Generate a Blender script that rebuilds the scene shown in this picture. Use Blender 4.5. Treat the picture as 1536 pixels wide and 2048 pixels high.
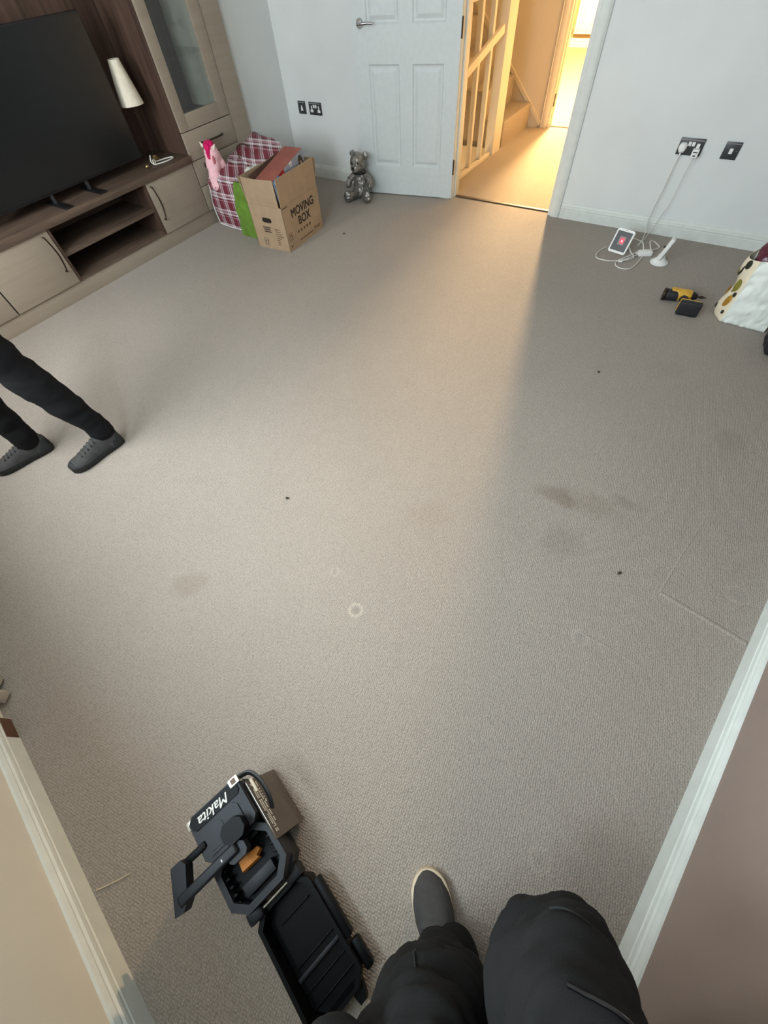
import bpy, bmesh, math, random
from mathutils import Vector, Matrix, noise
from mathutils.bvhtree import BVHTree

for o in list(bpy.data.objects):
    bpy.data.objects.remove(o)
SC = bpy.context.scene
C = SC.collection
random.seed(4)

# ------------------------------------------------------------------ camera, world, main lights, exposure
def make_camera():
    pitch, roll, yaw = math.radians(56.788), math.radians(-6.662), math.radians(-38.089)
    fw = Vector((math.sin(yaw)*math.cos(pitch), math.cos(yaw)*math.cos(pitch), -math.sin(pitch)))
    r = Vector((math.cos(yaw), -math.sin(yaw), 0)); u = r.cross(fw)
    r2 = math.cos(roll)*r + math.sin(roll)*u
    u2 = -math.sin(roll)*r + math.cos(roll)*u
    cam = bpy.data.cameras.new('camera')
    cam.sensor_fit = 'VERTICAL'; cam.sensor_height = 24.0
    cam.lens = 790.0/2048*24.0
    cam.clip_start = 0.02; cam.clip_end = 60
    o = bpy.data.objects.new('camera', cam); C.objects.link(o)
    m = Matrix((r2, u2, -fw)).transposed().to_4x4()
    m.translation = Vector((0, 0, 1.5)); o.matrix_world = m
    SC.camera = o
make_camera()

W = bpy.data.worlds.new('overcast_sky'); SC.world = W; W.use_nodes = True
W.node_tree.nodes['Background'].inputs[0].default_value = (0.75, 0.86, 1.0, 1)
W.node_tree.nodes['Background'].inputs[1].default_value = 1.0
VS = SC.view_settings
VS.view_transform = 'Standard'; VS.look = 'None'; VS.gamma = 1.0; VS.use_curve_mapping = False
VS.exposure = 0.45

# near wall runs slightly askew; the window is in it, left of the photograph
NW_A = Vector((0.50, -0.971, 0)); NW_D = Vector((-0.9853, 0.1708, 0)).normalized()
NW_N = Vector((0.1708, 0.9853, 0)).normalized()      # into the room
def near(s, d=0.0, z=0.0):                           # s along the near wall from the corner, d into the room
    p = NW_A + NW_D*s + NW_N*d; return Vector((p.x, p.y, z))
WIN = (2.55, 3.80, 0.90, 2.12)                       # s0, s1, z0, z1: window left of the frame
WIN2 = (0.85, 1.95, 1.08, 2.12)                      # window above the photographer's end of the wall
def area(name, loc, direction, sx, sy, watts, col):
    l = bpy.data.lights.new(name, 'AREA'); l.shape = 'RECTANGLE'; l.size = sx; l.size_y = sy
    l.energy = watts; l.color = col
    o = bpy.data.objects.new(name, l); C.objects.link(o)
    o.location = loc; o.rotation_euler = Vector(direction).to_track_quat('-Z', 'Y').to_euler()
    return o
for nm, wn, watts, col in (('window_daylight', WIN, 60, (0.93, 0.97, 1.0)), ('window_daylight', WIN2, 54, (0.76, 0.91, 1.0))):
    area(nm, near((wn[0]+wn[1])/2, -0.09, (wn[2]+wn[3])/2), NW_N + Vector((0, 0, -0.05)), wn[1]-wn[0]-.1, wn[3]-wn[2]-.1, watts, col)
def bulb(name, loc, r, watts, col):
    l = bpy.data.lights.new(name, 'POINT'); l.energy = watts; l.color = col; l.shadow_soft_size = r
    o = bpy.data.objects.new(name, l); C.objects.link(o); o.location = loc; return o
bulb('kitchen_lamp_light', (-1.87, 7.10, 2.30), 0.11, 1500, (1.0, 0.69, 0.36))
bulb('hall_lamp_light', (-1.45, 5.35, 2.2), 0.10, 3, (1.0, 0.72, 0.42))
bulb('lower_hall_light', (-2.6, 4.5, -0.6), 0.10, 12, (1.0, 0.74, 0.42))

# ------------------------------------------------------------------ materials
def srgb(r, g, b):
    f = lambda c: (c/255/12.92) if c/255 <= 0.04045 else ((c/255+0.055)/1.055)**2.4
    return (f(r), f(g), f(b), 1)
MATS = {}
class NT:
    def __init__(s, name):
        s.m = bpy.data.materials.new(name); s.m.use_nodes = True; s.t = s.m.node_tree
        s.b = s.t.nodes['Principled BSDF']; s.tc = None
        MATS[name] = s.m
    def n(s, typ, **kw):
        nd = s.t.nodes.new(typ)
        for k, v in kw.items(): setattr(nd, k, v)
        return nd
    def l(s, a, b): s.t.links.new(a, b)
    def co(s):
        if not s.tc: s.tc = s.n('ShaderNodeTexCoord')
        return s.tc.outputs['Object']
    def math(s, op, a, b=None, c=None):
        nd = s.n('ShaderNodeMath', operation=op)
        for i, v in enumerate((a, b, c)):
            if v is None: continue
            if isinstance(v, (int, float)): nd.inputs[i].default_value = v
            else: s.l(v, nd.inputs[i])
        return nd.outputs[0]
    def noise(s, scale, detail=2, vec=None, rough=0.5):
        nd = s.n('ShaderNodeTexNoise'); nd.inputs['Scale'].default_value = scale
        nd.inputs['Detail'].default_value = detail; nd.inputs['Roughness'].default_value = rough
        s.l(vec if vec is not None else s.co(), nd.inputs['Vector']); return nd.outputs['Fac']
    def mapping(s, scale=(1,1,1), rot=(0,0,0)):
        nd = s.n('ShaderNodeMapping'); nd.inputs['Scale'].default_value = scale; nd.inputs['Rotation'].default_value = rot
        s.l(s.co(), nd.inputs['Vector']); return nd.outputs[0]
    def ramp(s, fac, stops, interp='LINEAR'):
        nd = s.n('ShaderNodeValToRGB'); cr = nd.color_ramp; cr.interpolation = interp
        while len(cr.elements) > 1: cr.elements.remove(cr.elements[-1])
        cr.elements[0].position = stops[0][0]; cr.elements[0].color = stops[0][1]
        for p, c in stops[1:]:
            e = cr.elements.new(p); e.color = c
        s.l(fac, nd.inputs[0]); return nd.outputs[0]
    def mix(s, fac, a, b, blend='MIX'):
        nd = s.n('ShaderNodeMix', data_type='RGBA', blend_type=blend)
        for i, v in ((0, fac), (6, a), (7, b)):
            if isinstance(v, (int, float)): nd.inputs[i].default_value = v
            elif isinstance(v, tuple): nd.inputs[i].default_value = v
            else: s.l(v, nd.inputs[i])
        return nd.outputs[2]
    def bump(s, h, strength, dist):
        nd = s.n('ShaderNodeBump'); nd.inputs['Strength'].default_value = strength; nd.inputs['Distance'].default_value = dist
        s.l(h, nd.inputs['Height']); s.l(nd.outputs[0], s.b.inputs['Normal']); return nd
    def base(s, c):
        if isinstance(c, tuple): s.b.inputs['Base Color'].default_value = c
        else: s.l(c, s.b.inputs['Base Color'])
def mat(name, col, rough=0.6, metal=0.0, var=0.08, vscale=8, bump=None, spec=0.5, coat=0.0):
    t = NT(name); t.b.inputs['Roughness'].default_value = rough; t.b.inputs['Metallic'].default_value = metal
    t.b.inputs['Specular IOR Level'].default_value = spec; t.b.inputs['Coat Weight'].default_value = coat
    c = srgb(*col); d = tuple(x*(1-var*2) for x in c[:3])+(1,); e = tuple(min(1, x*(1+var)) for x in c[:3])+(1,)
    t.base(t.ramp(t.noise(vscale, 3), [(0.3, d), (0.7, e)]))
    if bump: t.bump(t.noise(bump[0], 2), bump[1], bump[2])
    return t.m
def wood(name, dark, light, axis, rough=0.5):
    t = NT(name); sc = [14, 14, 14]; sc[axis] = 0.9
    v = t.mapping(tuple(sc)); n1 = t.noise(1.6, 6, v, 0.65); n2 = t.noise(7, 3, v)
    f = t.math('ADD', t.math('MULTIPLY', n1, 0.75), t.math('MULTIPLY', n2, 0.25))
    t.base(t.ramp(f, [(0.33, srgb(*dark)), (0.66, srgb(*light))])); t.b.inputs['Roughness'].default_value = rough
    t.bump(n2, 0.08, 0.001); return t.m

def carpet(name, base, stains=True, rot=-0.165):
    t = NT(name); t.b.inputs['Roughness'].default_value = 0.95; t.b.inputs['Specular IOR Level'].default_value = 0.12
    t.b.inputs['Sheen Weight'].default_value = 0.12; t.b.inputs['Sheen Roughness'].default_value = 0.5
    v = t.mapping((1, 1, 1), (0, 0, rot))
    vo = t.n('ShaderNodeTexVoronoi', feature='F1'); vo.inputs['Scale'].default_value = 150; vo.inputs['Randomness'].default_value = 0.42
    t.l(v, vo.inputs['Vector']); loop = t.math('SUBTRACT', 1.0, vo.outputs['Distance'])
    big = t.noise(1.1, 4); mid = t.noise(7, 3); fine = t.noise(160, 2)
    c = srgb(*base)
    col = t.ramp(big, [(0.3, tuple(x*0.93 for x in c[:3])+(1,)), (0.7, tuple(x*1.04 for x in c[:3])+(1,))])
    col = t.mix(t.math('MULTIPLY', mid, 0.16), col, tuple(x*0.72 for x in c[:3])+(1,))
    sep = t.n('ShaderNodeSeparateXYZ'); t.l(t.co(), sep.inputs[0])
    warp = t.math('MULTIPLY', t.math('SUBTRACT', t.noise(9, 3), 0.5), 0.16)
    def dist(x, y, sx=1.0, sy=1.0):
        dx = t.math('MULTIPLY', t.math('SUBTRACT', sep.outputs[0], x), sx); dy = t.math('MULTIPLY', t.math('SUBTRACT', sep.outputs[1], y), sy)
        return t.math('SQRT', t.math('ADD', t.math('MULTIPLY', dx, dx), t.math('MULTIPLY', dy, dy)))
    h = loop
    if stains:
        for x, y, rr, k, sx, sy, cc in ((0.03, 1.235, 0.085, .42, .8, 1.6, (120, 98, 78)), (0.16, 1.27, 0.12, .22, .7, 1.6, (120, 98, 78)), (0.29, 1.35, 0.07, .3, 1, 1.5, (112, 96, 82)),
                                (0.12, 1.02, 0.10, .2, 1, 1, (110, 100, 95)), (-1.12, 0.06, 0.08, .25, 1, 1, (122, 104, 80)), (0.62, 0.05, 0.2, .25, 1, 1, (104, 80, 68)),
                                (-0.42, 0.86, .12, .12, 1, 1, (150, 120, 98)), (0.62, 1.95, .1, .18, 1.3, .8, (118, 98, 80)), (0.25, 2.35, .1, .12, 1, 1, (118, 104, 90))):
            d = t.math('ADD', dist(x, y, sx, sy), warp)
            m = t.math('MULTIPLY', t.math('SMOOTH_MIN', 1.0, t.math('MAXIMUM', 0.0, t.math('MULTIPLY', t.math('SUBTRACT', rr, d), 2.0/rr)), 0.2), k)
            col = t.mix(t.math('MAXIMUM', m, 0.0), col, srgb(*cc))
        # pale furniture dents: a ring of flattened pile
        for x, y, rr, k in ((-0.454, 0.33, 0.024, .5), (0.409, 0.004, 0.028, .16), (0.308, 0.672, 0.026, .22), (0.8-.05, 1.13, 0.035, .15), (-0.62, .42, .016, .2)):
            d = dist(x, y); ring = t.math('MAXIMUM', 0.0, t.math('SUBTRACT', 1.0, t.math('DIVIDE', t.math('ABSOLUTE', t.math('SUBTRACT', d, rr)), 0.010)))
            col = t.mix(t.math('MULTIPLY', ring, k), col, srgb(214, 204, 188))
            inner = t.math('MAXIMUM', 0.0, t.math('MULTIPLY', t.math('SUBTRACT', rr*0.8, d), 1.0/rr))
            col = t.mix(t.math('MULTIPLY', inner, k*1.3), col, srgb(125, 124, 124))
            h = t.math('ADD', h, t.math('MULTIPLY', ring, 0.5*k))
    col = t.mix(t.math('MULTIPLY', t.math('SUBTRACT', 1.0, t.math('MULTIPLY', loop, 1.15)), 0.75), col, tuple(x*0.36 for x in c[:3])+(1,))
    t.base(col)
    t.bump(t.math('ADD', h, t.math('MULTIPLY', fine, 0.35)), 0.55, 0.006)
    return t.m

M_carpet = carpet('beige_loop_carpet', (172, 162, 151))
M_hallcarpet = carpet('pale_hall_carpet', (178, 162, 140), stains=False)
M_wall = mat('matt_white_wall_paint', (219, 222, 220), 0.85, var=0.02, vscale=3, bump=(220, 0.12, 0.002))
M_mauve = mat('mauve_taupe_wall_paint', (146, 128, 118), 0.8, var=0.03, vscale=4, bump=(260, 0.18, 0.002))
M_cream = mat('warm_white_wall_paint', (222, 217, 204), 0.85, var=0.02, vscale=3, bump=(260, 0.15, 0.002))
M_trim = mat('white_satin_trim_paint', (214, 218, 212), 0.45, var=0.03, vscale=20)
M_door = mat('white_door_paint', (202, 208, 207), 0.5, var=0.02, vscale=30, bump=(400, 0.06, 0.001))
M_hallwall = mat('cream_hall_paint', (200, 188, 168), 0.85, var=0.02, vscale=3)
M_halltrim = mat('cream_gloss_trim', (214, 204, 184), 0.45, var=0.02, vscale=12)
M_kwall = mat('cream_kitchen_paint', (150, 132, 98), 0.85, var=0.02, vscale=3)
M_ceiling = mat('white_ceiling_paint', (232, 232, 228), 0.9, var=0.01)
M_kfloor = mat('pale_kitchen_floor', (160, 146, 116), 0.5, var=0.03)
M_chrome = mat('chrome', (190, 192, 196), 0.15, 1.0, var=0.03)
M_darkmetal = mat('dark_hinge_metal', (70, 56, 46), 0.4, 0.8)
M_strip = mat('brown_threshold_strip', (86, 70, 56), 0.5, 0.3)
M_oakdark = wood('dark_walnut_wood_upright', (54, 40, 34), (96, 74, 62), 2)
M_oakdark_y = wood('dark_walnut_wood_long', (62, 50, 42), (108, 90, 76), 1)
M_cab = wood('pale_greige_cabinet', (150, 138, 122), (160, 148, 132), 1, 0.55)
M_cabedge = mat('cabinet_edge', (205, 196, 180), 0.5)
M_inner = mat('cream_cabinet_lining', (222, 222, 206), 0.6)
M_bronze = mat('dark_bronze_handle', (58, 46, 38), 0.35, 0.7)
M_screen = mat('tv_screen', (20, 23, 25), 0.25, var=0.05, spec=0.4)
M_black = mat('black_plastic', (20, 20, 22), 0.45, var=0.1, vscale=30)
M_shade = mat('cream_lampshade_fabric', (226, 218, 198), 0.9, var=0.04, vscale=40, bump=(300, 0.2, 0.002))
M_gold = mat('pale_brass', (196, 172, 120), 0.3, 0.9)
M_white = mat('white_plastic', (232, 232, 228), 0.4, var=0.02)
M_cable = mat('white_cable', (222, 220, 212), 0.5, var=0.02)
M_plate = mat('gunmetal_faceplate', (74, 76, 78), 0.35, 0.55, var=0.05, vscale=60)
M_card = mat('brown_cardboard', (170, 145, 116), 0.85, var=0.05, vscale=14, bump=(120, 0.1, 0.001))
M_print = mat('black_print_ink', (34, 26, 22), 0.8)
M_printsoft = mat('faded_print_ink', (96, 72, 52), 0.85)
def thin_glass(name):
    t = NT(name); tr = t.n('ShaderNodeBsdfTransparent'); tr.inputs[0].default_value = (.96, .97, .965, 1)
    gl = t.n('ShaderNodeBsdfGlossy'); gl.inputs['Roughness'].default_value = .04
    mx = t.n('ShaderNodeMixShader'); mx.inputs[0].default_value = .05; t.l(tr.outputs[0], mx.inputs[1]); t.l(gl.outputs[0], mx.inputs[2])
    t.l(mx.outputs[0], t.t.nodes['Material Output'].inputs['Surface']); return t.m
M_glass = thin_glass('cabinet_glass')

def plaid(name):
    t = NT(name); t.b.inputs['Roughness'].default_value = 0.45
    sep = t.n('ShaderNodeSeparateXYZ'); t.l(t.co(), sep.inputs[0])
    u = t.math('ADD', sep.outputs[0], t.math('MULTIPLY', sep.outputs[1], 0.93)); v = t.math('ADD', sep.outputs[2], t.math('MULTIPLY', sep.outputs[1], 0.25))
    dark = srgb(116, 44, 58); white = srgb(232, 224, 226); blk = srgb(38, 30, 38); pale = srgb(190, 150, 160)
    stops = [(0.0, dark), (0.30, pale), (0.36, dark), (0.42, blk), (0.47, white), (0.58, blk), (0.62, pale), (0.72, white), (0.80, blk), (0.84, dark)]
    fu = t.math('FRACT', t.math('ADD', t.math('MULTIPLY', u, 9.5), 20.0)); fv = t.math('FRACT', t.math('ADD', t.math('MULTIPLY', v, 8.5), 20.2))
    cu = t.ramp(fu, stops, 'CONSTANT'); cv = t.ramp(fv, stops, 'CONSTANT')
    ch = t.n('ShaderNodeTexChecker'); 
    t.base(t.mix(0.5, cu, cv)); t.bump(t.noise(30, 3), 0.35, 0.01)
    return t.m
M_plaid = plaid('maroon_white_plaid_woven_plastic')
M_green = mat('green_plastic_film', (104, 140, 52), 0.35, var=0.12, vscale=20, bump=(40, 0.4, 0.01))
M_paper = mat('white_tissue', (205, 206, 196), 0.8, var=0.08, vscale=30, bump=(60, 0.5, 0.01))
M_pink = mat('pale_pink_plush', (246, 196, 203), 0.95, var=0.05, vscale=60, bump=(300, 0.4, 0.004))
M_hot = mat('hot_pink_plush', (226, 18, 104), 0.95, var=0.12, vscale=60, bump=(200, 0.7, 0.006))
M_rose = mat('dusty_rose_plush', (196, 112, 122), 0.95, var=0.1, vscale=60)
M_ivory = mat('ivory_felt', (244, 232, 216), 0.9)
M_eye = mat('glossy_black_eye', (14, 12, 14), 0.2)
M_silver = mat('silver_grey_sheen_plush', (142, 138, 132), 0.32, 0.5, var=0.3, vscale=38, bump=(34, 0.7, 0.014))
M_ribbon = mat('black_ribbon', (24, 22, 22), 0.5)
M_red = mat('red_box_print', (160, 20, 36), 0.5); M_redtop = mat('dull_red_card', (150, 84, 72), 0.6, var=0.1)
M_sky = mat('light_blue_box_print', (92, 158, 216), 0.5, var=0.12, vscale=20); M_slate = mat('slate_blue_box_print', (132, 142, 158), 0.5, var=0.08, vscale=24)
M_hair = mat('dark_brown_hair', (52, 38, 30), 0.7, var=0.2, vscale=60); M_skin = mat('skin', (214, 166, 138), 0.55, var=0.04)
M_brown = mat('dark_brown_card', (92, 62, 48), 0.8)
M_yellow = mat('yellow_tool_plastic', (206, 158, 52), 0.45, var=0.08, vscale=40)
M_toolblk = mat('black_rubber', (26, 27, 30), 0.6, var=0.1, vscale=60, bump=(200, 0.1, 0.001))
M_olivebag = mat('crinkled_white_bag', (224, 228, 220), 0.5, var=0.04, vscale=10)
M_bagcream = mat('cream_bag_gusset', (226, 214, 188), 0.6, var=0.05)
M_olive = mat('olive_print', (128, 120, 48), 0.6, var=0.15, vscale=30); M_amber = mat('amber_print', (168, 122, 44), 0.6, var=0.12, vscale=30); M_leaf = mat('black_olive_print', (36, 38, 24), 0.6)
M_maroon = mat('maroon_gloss_fabric', (88, 40, 54), 0.25, var=0.2, vscale=9, bump=(14, 0.5, 0.02))
M_trouser = mat('black_trouser_cloth', (13, 13, 15), 0.9, var=0.15, vscale=12, bump=(420, 0.25, 0.002), spec=0.25)
M_work = mat('charcoal_work_trouser_cloth', (26, 25, 25), 0.92, var=0.14, vscale=10, bump=(420, 0.3, 0.002), spec=0.25)
M_workseam = mat('charcoal_seam_cloth', (28, 27, 28), 0.9, var=0.12)
M_jacket = mat('charcoal_jacket_cloth', (44, 44, 46), 0.9, var=0.15, vscale=14, bump=(200, 0.3, 0.003))
M_sneaker = mat('dark_grey_sneaker_mesh', (62, 61, 60), 0.85, var=0.12, vscale=40, bump=(260, 0.5, 0.002))
M_sole = mat('black_rubber_sole', (30, 31, 32), 0.7, var=0.15, vscale=40)
M_slip = mat('grey_canvas_shoe', (62, 60, 58), 0.9, var=0.1, vscale=50, bump=(400, 0.4, 0.001)); M_foxing = mat('cream_rubber_foxing', (206, 190, 164), 0.7, var=0.06)
M_case = mat('blue_black_case_plastic', (22, 25, 32), 0.45, var=0.14, vscale=30, spec=0.3); M_casedk = mat('deep_black_case_plastic', (7, 7, 9), 0.42, var=0.15, vscale=30, spec=0.12)
M_caseplate = mat('glossy_grey_side_plate', (96, 88, 80), 0.18, 0.5, var=0.08, vscale=6)
M_steel = mat('bright_steel', (214, 210, 196), 0.3, 0.7, var=0.08, vscale=40); M_orange = mat('orange_plastic', (206, 134, 58), 0.5, var=0.08, vscale=30)
M_ink = mat('white_print_ink', (226, 226, 222), 0.7)
M_grey = mat('grey_black_screen', (48, 49, 50), 0.35); 
def emis(name, col, k):
    t = NT(name); t.base(srgb(*col)); t.b.inputs['Emission Color'].default_value = srgb(*col); t.b.inputs['Emission Strength'].default_value = k; return t.m
M_icon = emis('lit_red_screen_icon', (226, 60, 84), 0.7); M_iconbg = emis('lit_grey_screen_tile', (120, 104, 104), 0.35); M_iconw = emis('lit_white_screen_dot', (250, 226, 230), 0.9)
M_crumb = mat('dark_crumb', (60, 50, 44), 0.9)
M_radiator = mat('white_radiator_enamel', (240, 228, 204), 0.4)

# ------------------------------------------------------------------ mesh helpers
def T(*a): return Matrix.Translation(Vector(a))
def RZ(a): return Matrix.Rotation(a, 4, 'Z')
def RX(a): return Matrix.Rotation(a, 4, 'X')
def RY(a): return Matrix.Rotation(a, 4, 'Y')
class MB:
    def __init__(s): s.bm = bmesh.new()
    def box(s, x0, x1, y0, y1, z0, z1, M=None, bevel=0.0, seg=2):
        m = T((x0+x1)/2, (y0+y1)/2, (z0+z1)/2) @ Matrix.Diagonal((abs(x1-x0), abs(y1-y0), abs(z1-z0), 1))
        r = bmesh.ops.create_cube(s.bm, size=1, matrix=m); vs = r['verts']
        if bevel:
            es = list({e for v in vs for e in v.link_edges})
            rb = bmesh.ops.bevel(s.bm, geom=es, offset=min(bevel, .49*min(abs(x1-x0), abs(y1-y0), abs(z1-z0))), segments=seg, affect='EDGES', profile=.6)
            vs = list({v for f in rb['faces'] for v in f.verts} | {v for v in vs if v.is_valid})
        if M is not None: bmesh.ops.transform(s.bm, matrix=M, verts=vs)
        return s
    def cyl(s, p0, p1, r0, r1=None, seg=16):
        p0 = Vector(p0); p1 = Vector(p1); d = p1-p0
        m = T(*((p0+p1)/2)) @ d.to_track_quat('Z', 'Y').to_matrix().to_4x4()
        bmesh.ops.create_cone(s.bm, cap_ends=True, segments=seg, radius1=r0, radius2=r0 if r1 is None else r1, depth=d.length, matrix=m); return s
    def ell(s, c, r, M=None, u=20, v=12):
        m = T(*c) @ (M or Matrix()) @ Matrix.Diagonal((r[0], r[1], r[2], 1))
        bmesh.ops.create_uvsphere(s.bm, u_segments=u, v_segments=v, radius=1, matrix=m); return s
    def rings(s, rs, close=True, cap=True):
        V = [[s.bm.verts.new(p) for p in r] for r in rs]; n = len(rs[0])
        for a, b in zip(V, V[1:]):
            for i in range(n if close else n-1):
                try: s.bm.faces.new((a[i], a[(i+1) % n], b[(i+1) % n], b[i]))
                except ValueError: pass
        if cap:
            for r, rev in ((V[0], True), (V[-1], False)):
                try: s.bm.faces.new(r[::-1] if rev else r)
                except ValueError: pass
        return s
    def tube(s, pts, r, seg=8, sub=0, cap=True, flat=1.0):
        pts = [Vector(p) for p in pts]
        if sub: pts = catmull(pts, sub)
        rs = r if isinstance(r, (list, tuple)) else [r]*len(pts)
        if len(rs) != len(pts):
            k = len(rs); rs = [rs[min(k-2, int(i*(k-1)/(len(pts)-1)))] + (rs[min(k-1, int(i*(k-1)/(len(pts)-1))+1)]-rs[min(k-2, int(i*(k-1)/(len(pts)-1)))])*(i*(k-1)/(len(pts)-1)-min(k-2, int(i*(k-1)/(len(pts)-1)))) for i in range(len(pts))]
        out = []; up = None
        for i, p in enumerate(pts):
            d = (pts[min(i+1, len(pts)-1)]-pts[max(i-1, 0)]).normalized()
            if up is None: up = d.orthogonal().normalized()
            up = (up - d*up.dot(d)); up = up.normalized() if up.length > 1e-6 else d.orthogonal().normalized()
            sd = d.cross(up)
            out.append([p + (up*math.cos(a)*flat+sd*math.sin(a))*rs[i] for a in [2*math.pi*j/seg for j in range(seg)]])
        return s.rings(out, cap=cap)
    def lathe(s, prof, seg=24, M=None):
        M = M or Matrix()
        return s.rings([[M @ Vector((r*math.cos(2*math.pi*j/seg), r*math.sin(2*math.pi*j/seg), z)) for j in range(seg)] for r, z in prof])
    def prism(s, poly, z0, z1, M=None):
        M = M or Matrix(); return s.rings([[M @ Vector((x, y, z0)) for x, y in poly], [M @ Vector((x, y, z1)) for x, y in poly]])
    def sweep(s, prof, p0, p1, nrm):        # prof (d,z): extrude a skirting profile from p0 to p1, d along nrm
        p0 = Vector(p0); p1 = Vector(p1); nrm = Vector(nrm)
        return s.rings([[p + nrm*d + Vector((0, 0, z)) for d, z in prof] for p in (p0, p1)])
    def mesh(s, name, smooth=True, angle=40):
        bmesh.ops.recalc_face_normals(s.bm, faces=s.bm.faces[:])
        me = bpy.data.meshes.new(name); s.bm.to_mesh(me); s.bm.free()
        if smooth and len(me.polygons):
            me.shade_smooth(); me.set_sharp_from_angle(angle=math.radians(angle))
        return me
    def build(s, name, m, parent=None, smooth=True, angle=40):
        o = bpy.data.objects.new(name, s.mesh(name, smooth, angle)); C.objects.link(o)
        if m: o.data.materials.append(m)
        if parent: o.parent = parent
        return o
def catmull(p, n):
    out = []
    for i in range(len(p)-1):
        a, b, c, d = p[max(i-1, 0)], p[i], p[i+1], p[min(i+2, len(p)-1)]
        for k in range(n):
            t = k/n
            out.append(0.5*((2*b)+(c-a)*t+(2*a-5*b+4*c-d)*t*t+(3*b-a-3*c+d)*t**3))
    return out+[p[-1]]
def tag(o, label=None, cat=None, group=None, kind=None):
    for k, v in (('label', label), ('category', cat), ('group', group), ('kind', kind)):
        if v: o[k] = v
    return o
def thing(name, label, cat, loc=(0, 0, 0), rz=0.0, group=None):
    o = bpy.data.objects.new(name, None); C.objects.link(o); o.empty_display_size = 0.05
    o.location = loc; o.rotation_euler = (0, 0, rz); return tag(o, label, cat, group)
def struct(o, label, cat): return tag(o, label, cat, None, 'structure')
def blob(mb, name, m, parent=None, voxel=0.012, smooth=6, disp=0.0, dscale=12.0, fn=None):
    tmp = mb.build('tmp', None)
    md = tmp.modifiers.new('r', 'REMESH'); md.mode = 'VOXEL'; md.voxel_size = voxel
    dg = bpy.context.evaluated_depsgraph_get()
    me = bpy.data.meshes.new_from_object(tmp.evaluated_get(dg)); bpy.data.objects.remove(tmp)
    bm = bmesh.new(); bm.from_mesh(me)
    for _ in range(smooth): bmesh.ops.smooth_vert(bm, verts=bm.verts[:], factor=0.5, use_axis_x=True, use_axis_y=True, use_axis_z=True)
    if disp:
        bm.normal_update()
        for v in bm.verts:
            q = v.co*dscale
            if fn: v.co += v.normal*disp*fn(v.co)
            else: v.co += v.normal*disp*(noise.noise(q)+0.5*noise.noise(q*2.3))
    bm.to_mesh(me); bm.free(); me.name = name
    me.shade_smooth(); me.materials.clear(); me.materials.append(m)
    o = bpy.data.objects.new(name, me); C.objects.link(o)
    if parent: o.parent = parent
    return o
def text(name, s, size, M, m, parent, shear=0.0, ext=0.0004, align='CENTER', bold=0.0, fat=0.0):
    cu = bpy.data.curves.new(name, 'FONT'); cu.body = s; cu.size = size; cu.extrude = ext; cu.shear = shear; cu.align_x = align; cu.offset = bold
    cu.resolution_u = 3
    t = bpy.data.objects.new('tmp', cu); C.objects.link(t); dg = bpy.context.evaluated_depsgraph_get()
    me = bpy.data.meshes.new_from_object(t.evaluated_get(dg)); bpy.data.objects.remove(t)
    if fat:
        bm = bmesh.new()
        for k in range(8):
            a = math.pi*k/4; c = me.copy(); c.transform(T(fat*math.cos(a), fat*math.sin(a), .00002*k)); bm.from_mesh(c); bpy.data.meshes.remove(c)
        bm.to_mesh(me); bm.free()
    me.transform(M); me.materials.clear(); me.materials.append(m); me.name = name
    o = bpy.data.objects.new(name, me); C.objects.link(o); o.parent = parent; return o
def inv_parent(o, p): o.parent = p; o.matrix_parent_inverse = p.matrix_basis.inverted()

# ------------------------------------------------------------------ the room
CEIL = 2.4
NWM = Matrix(((NW_D.x, NW_N.x, 0, NW_A.x), (NW_D.y, NW_N.y, 0, NW_A.y), (0, 0, 1, 0), (0, 0, 0, 1)))
FY = 3.96; LX = -3.70
R0 = Vector((0.50, -0.971, 0)); R1 = Vector((1.334, 3.96, 0)); RD = (R1-R0).normalized(); RN = Vector((-RD.y, RD.x, 0))
flo = MB(); flo.prism([(0.8, -1.2), (1.6, 4.0), (-4.25, 4.0), (-4.25, -0.6)], -0.05, 0.0)
floor = struct(flo.build('floor', M_carpet), 'beige loop pile carpet across the living room', 'floor')
s = MB()
s.tube([(0.508, 0.995, -.0085), (0.60, 0.982, -.008), (0.70, 0.967, -.0075), (0.80, 0.950, -.0075)], .012, 14, 3)
s.build('carpet_seam', M_carpet, floor)
s = MB(); s.tube([(0.508, 0.995, -0.0085), (0.535, 1.15, -0.0086), (0.585, 1.40, -0.0088), (0.62, 1.58, -.0096)], 0.010, 14, 3)
s.build('carpet_seam', M_carpet, floor)
s = MB(); s.tube([(0.30, 0.69, -0.0085), (0.40, 0.69, -0.0085), (0.53, 0.678, -0.0088)], 0.010, 14, 2); s.build('carpet_ridge', M_carpet, floor)
s = MB(); s.prism([(0.8, -1.2), (1.7, 4.1), (-4.3, 4.1), (-4.3, -0.6)], CEIL, CEIL+0.05)
struct(s.build('ceiling', M_ceiling), 'plain white ceiling over the living room', 'ceiling')

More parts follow.
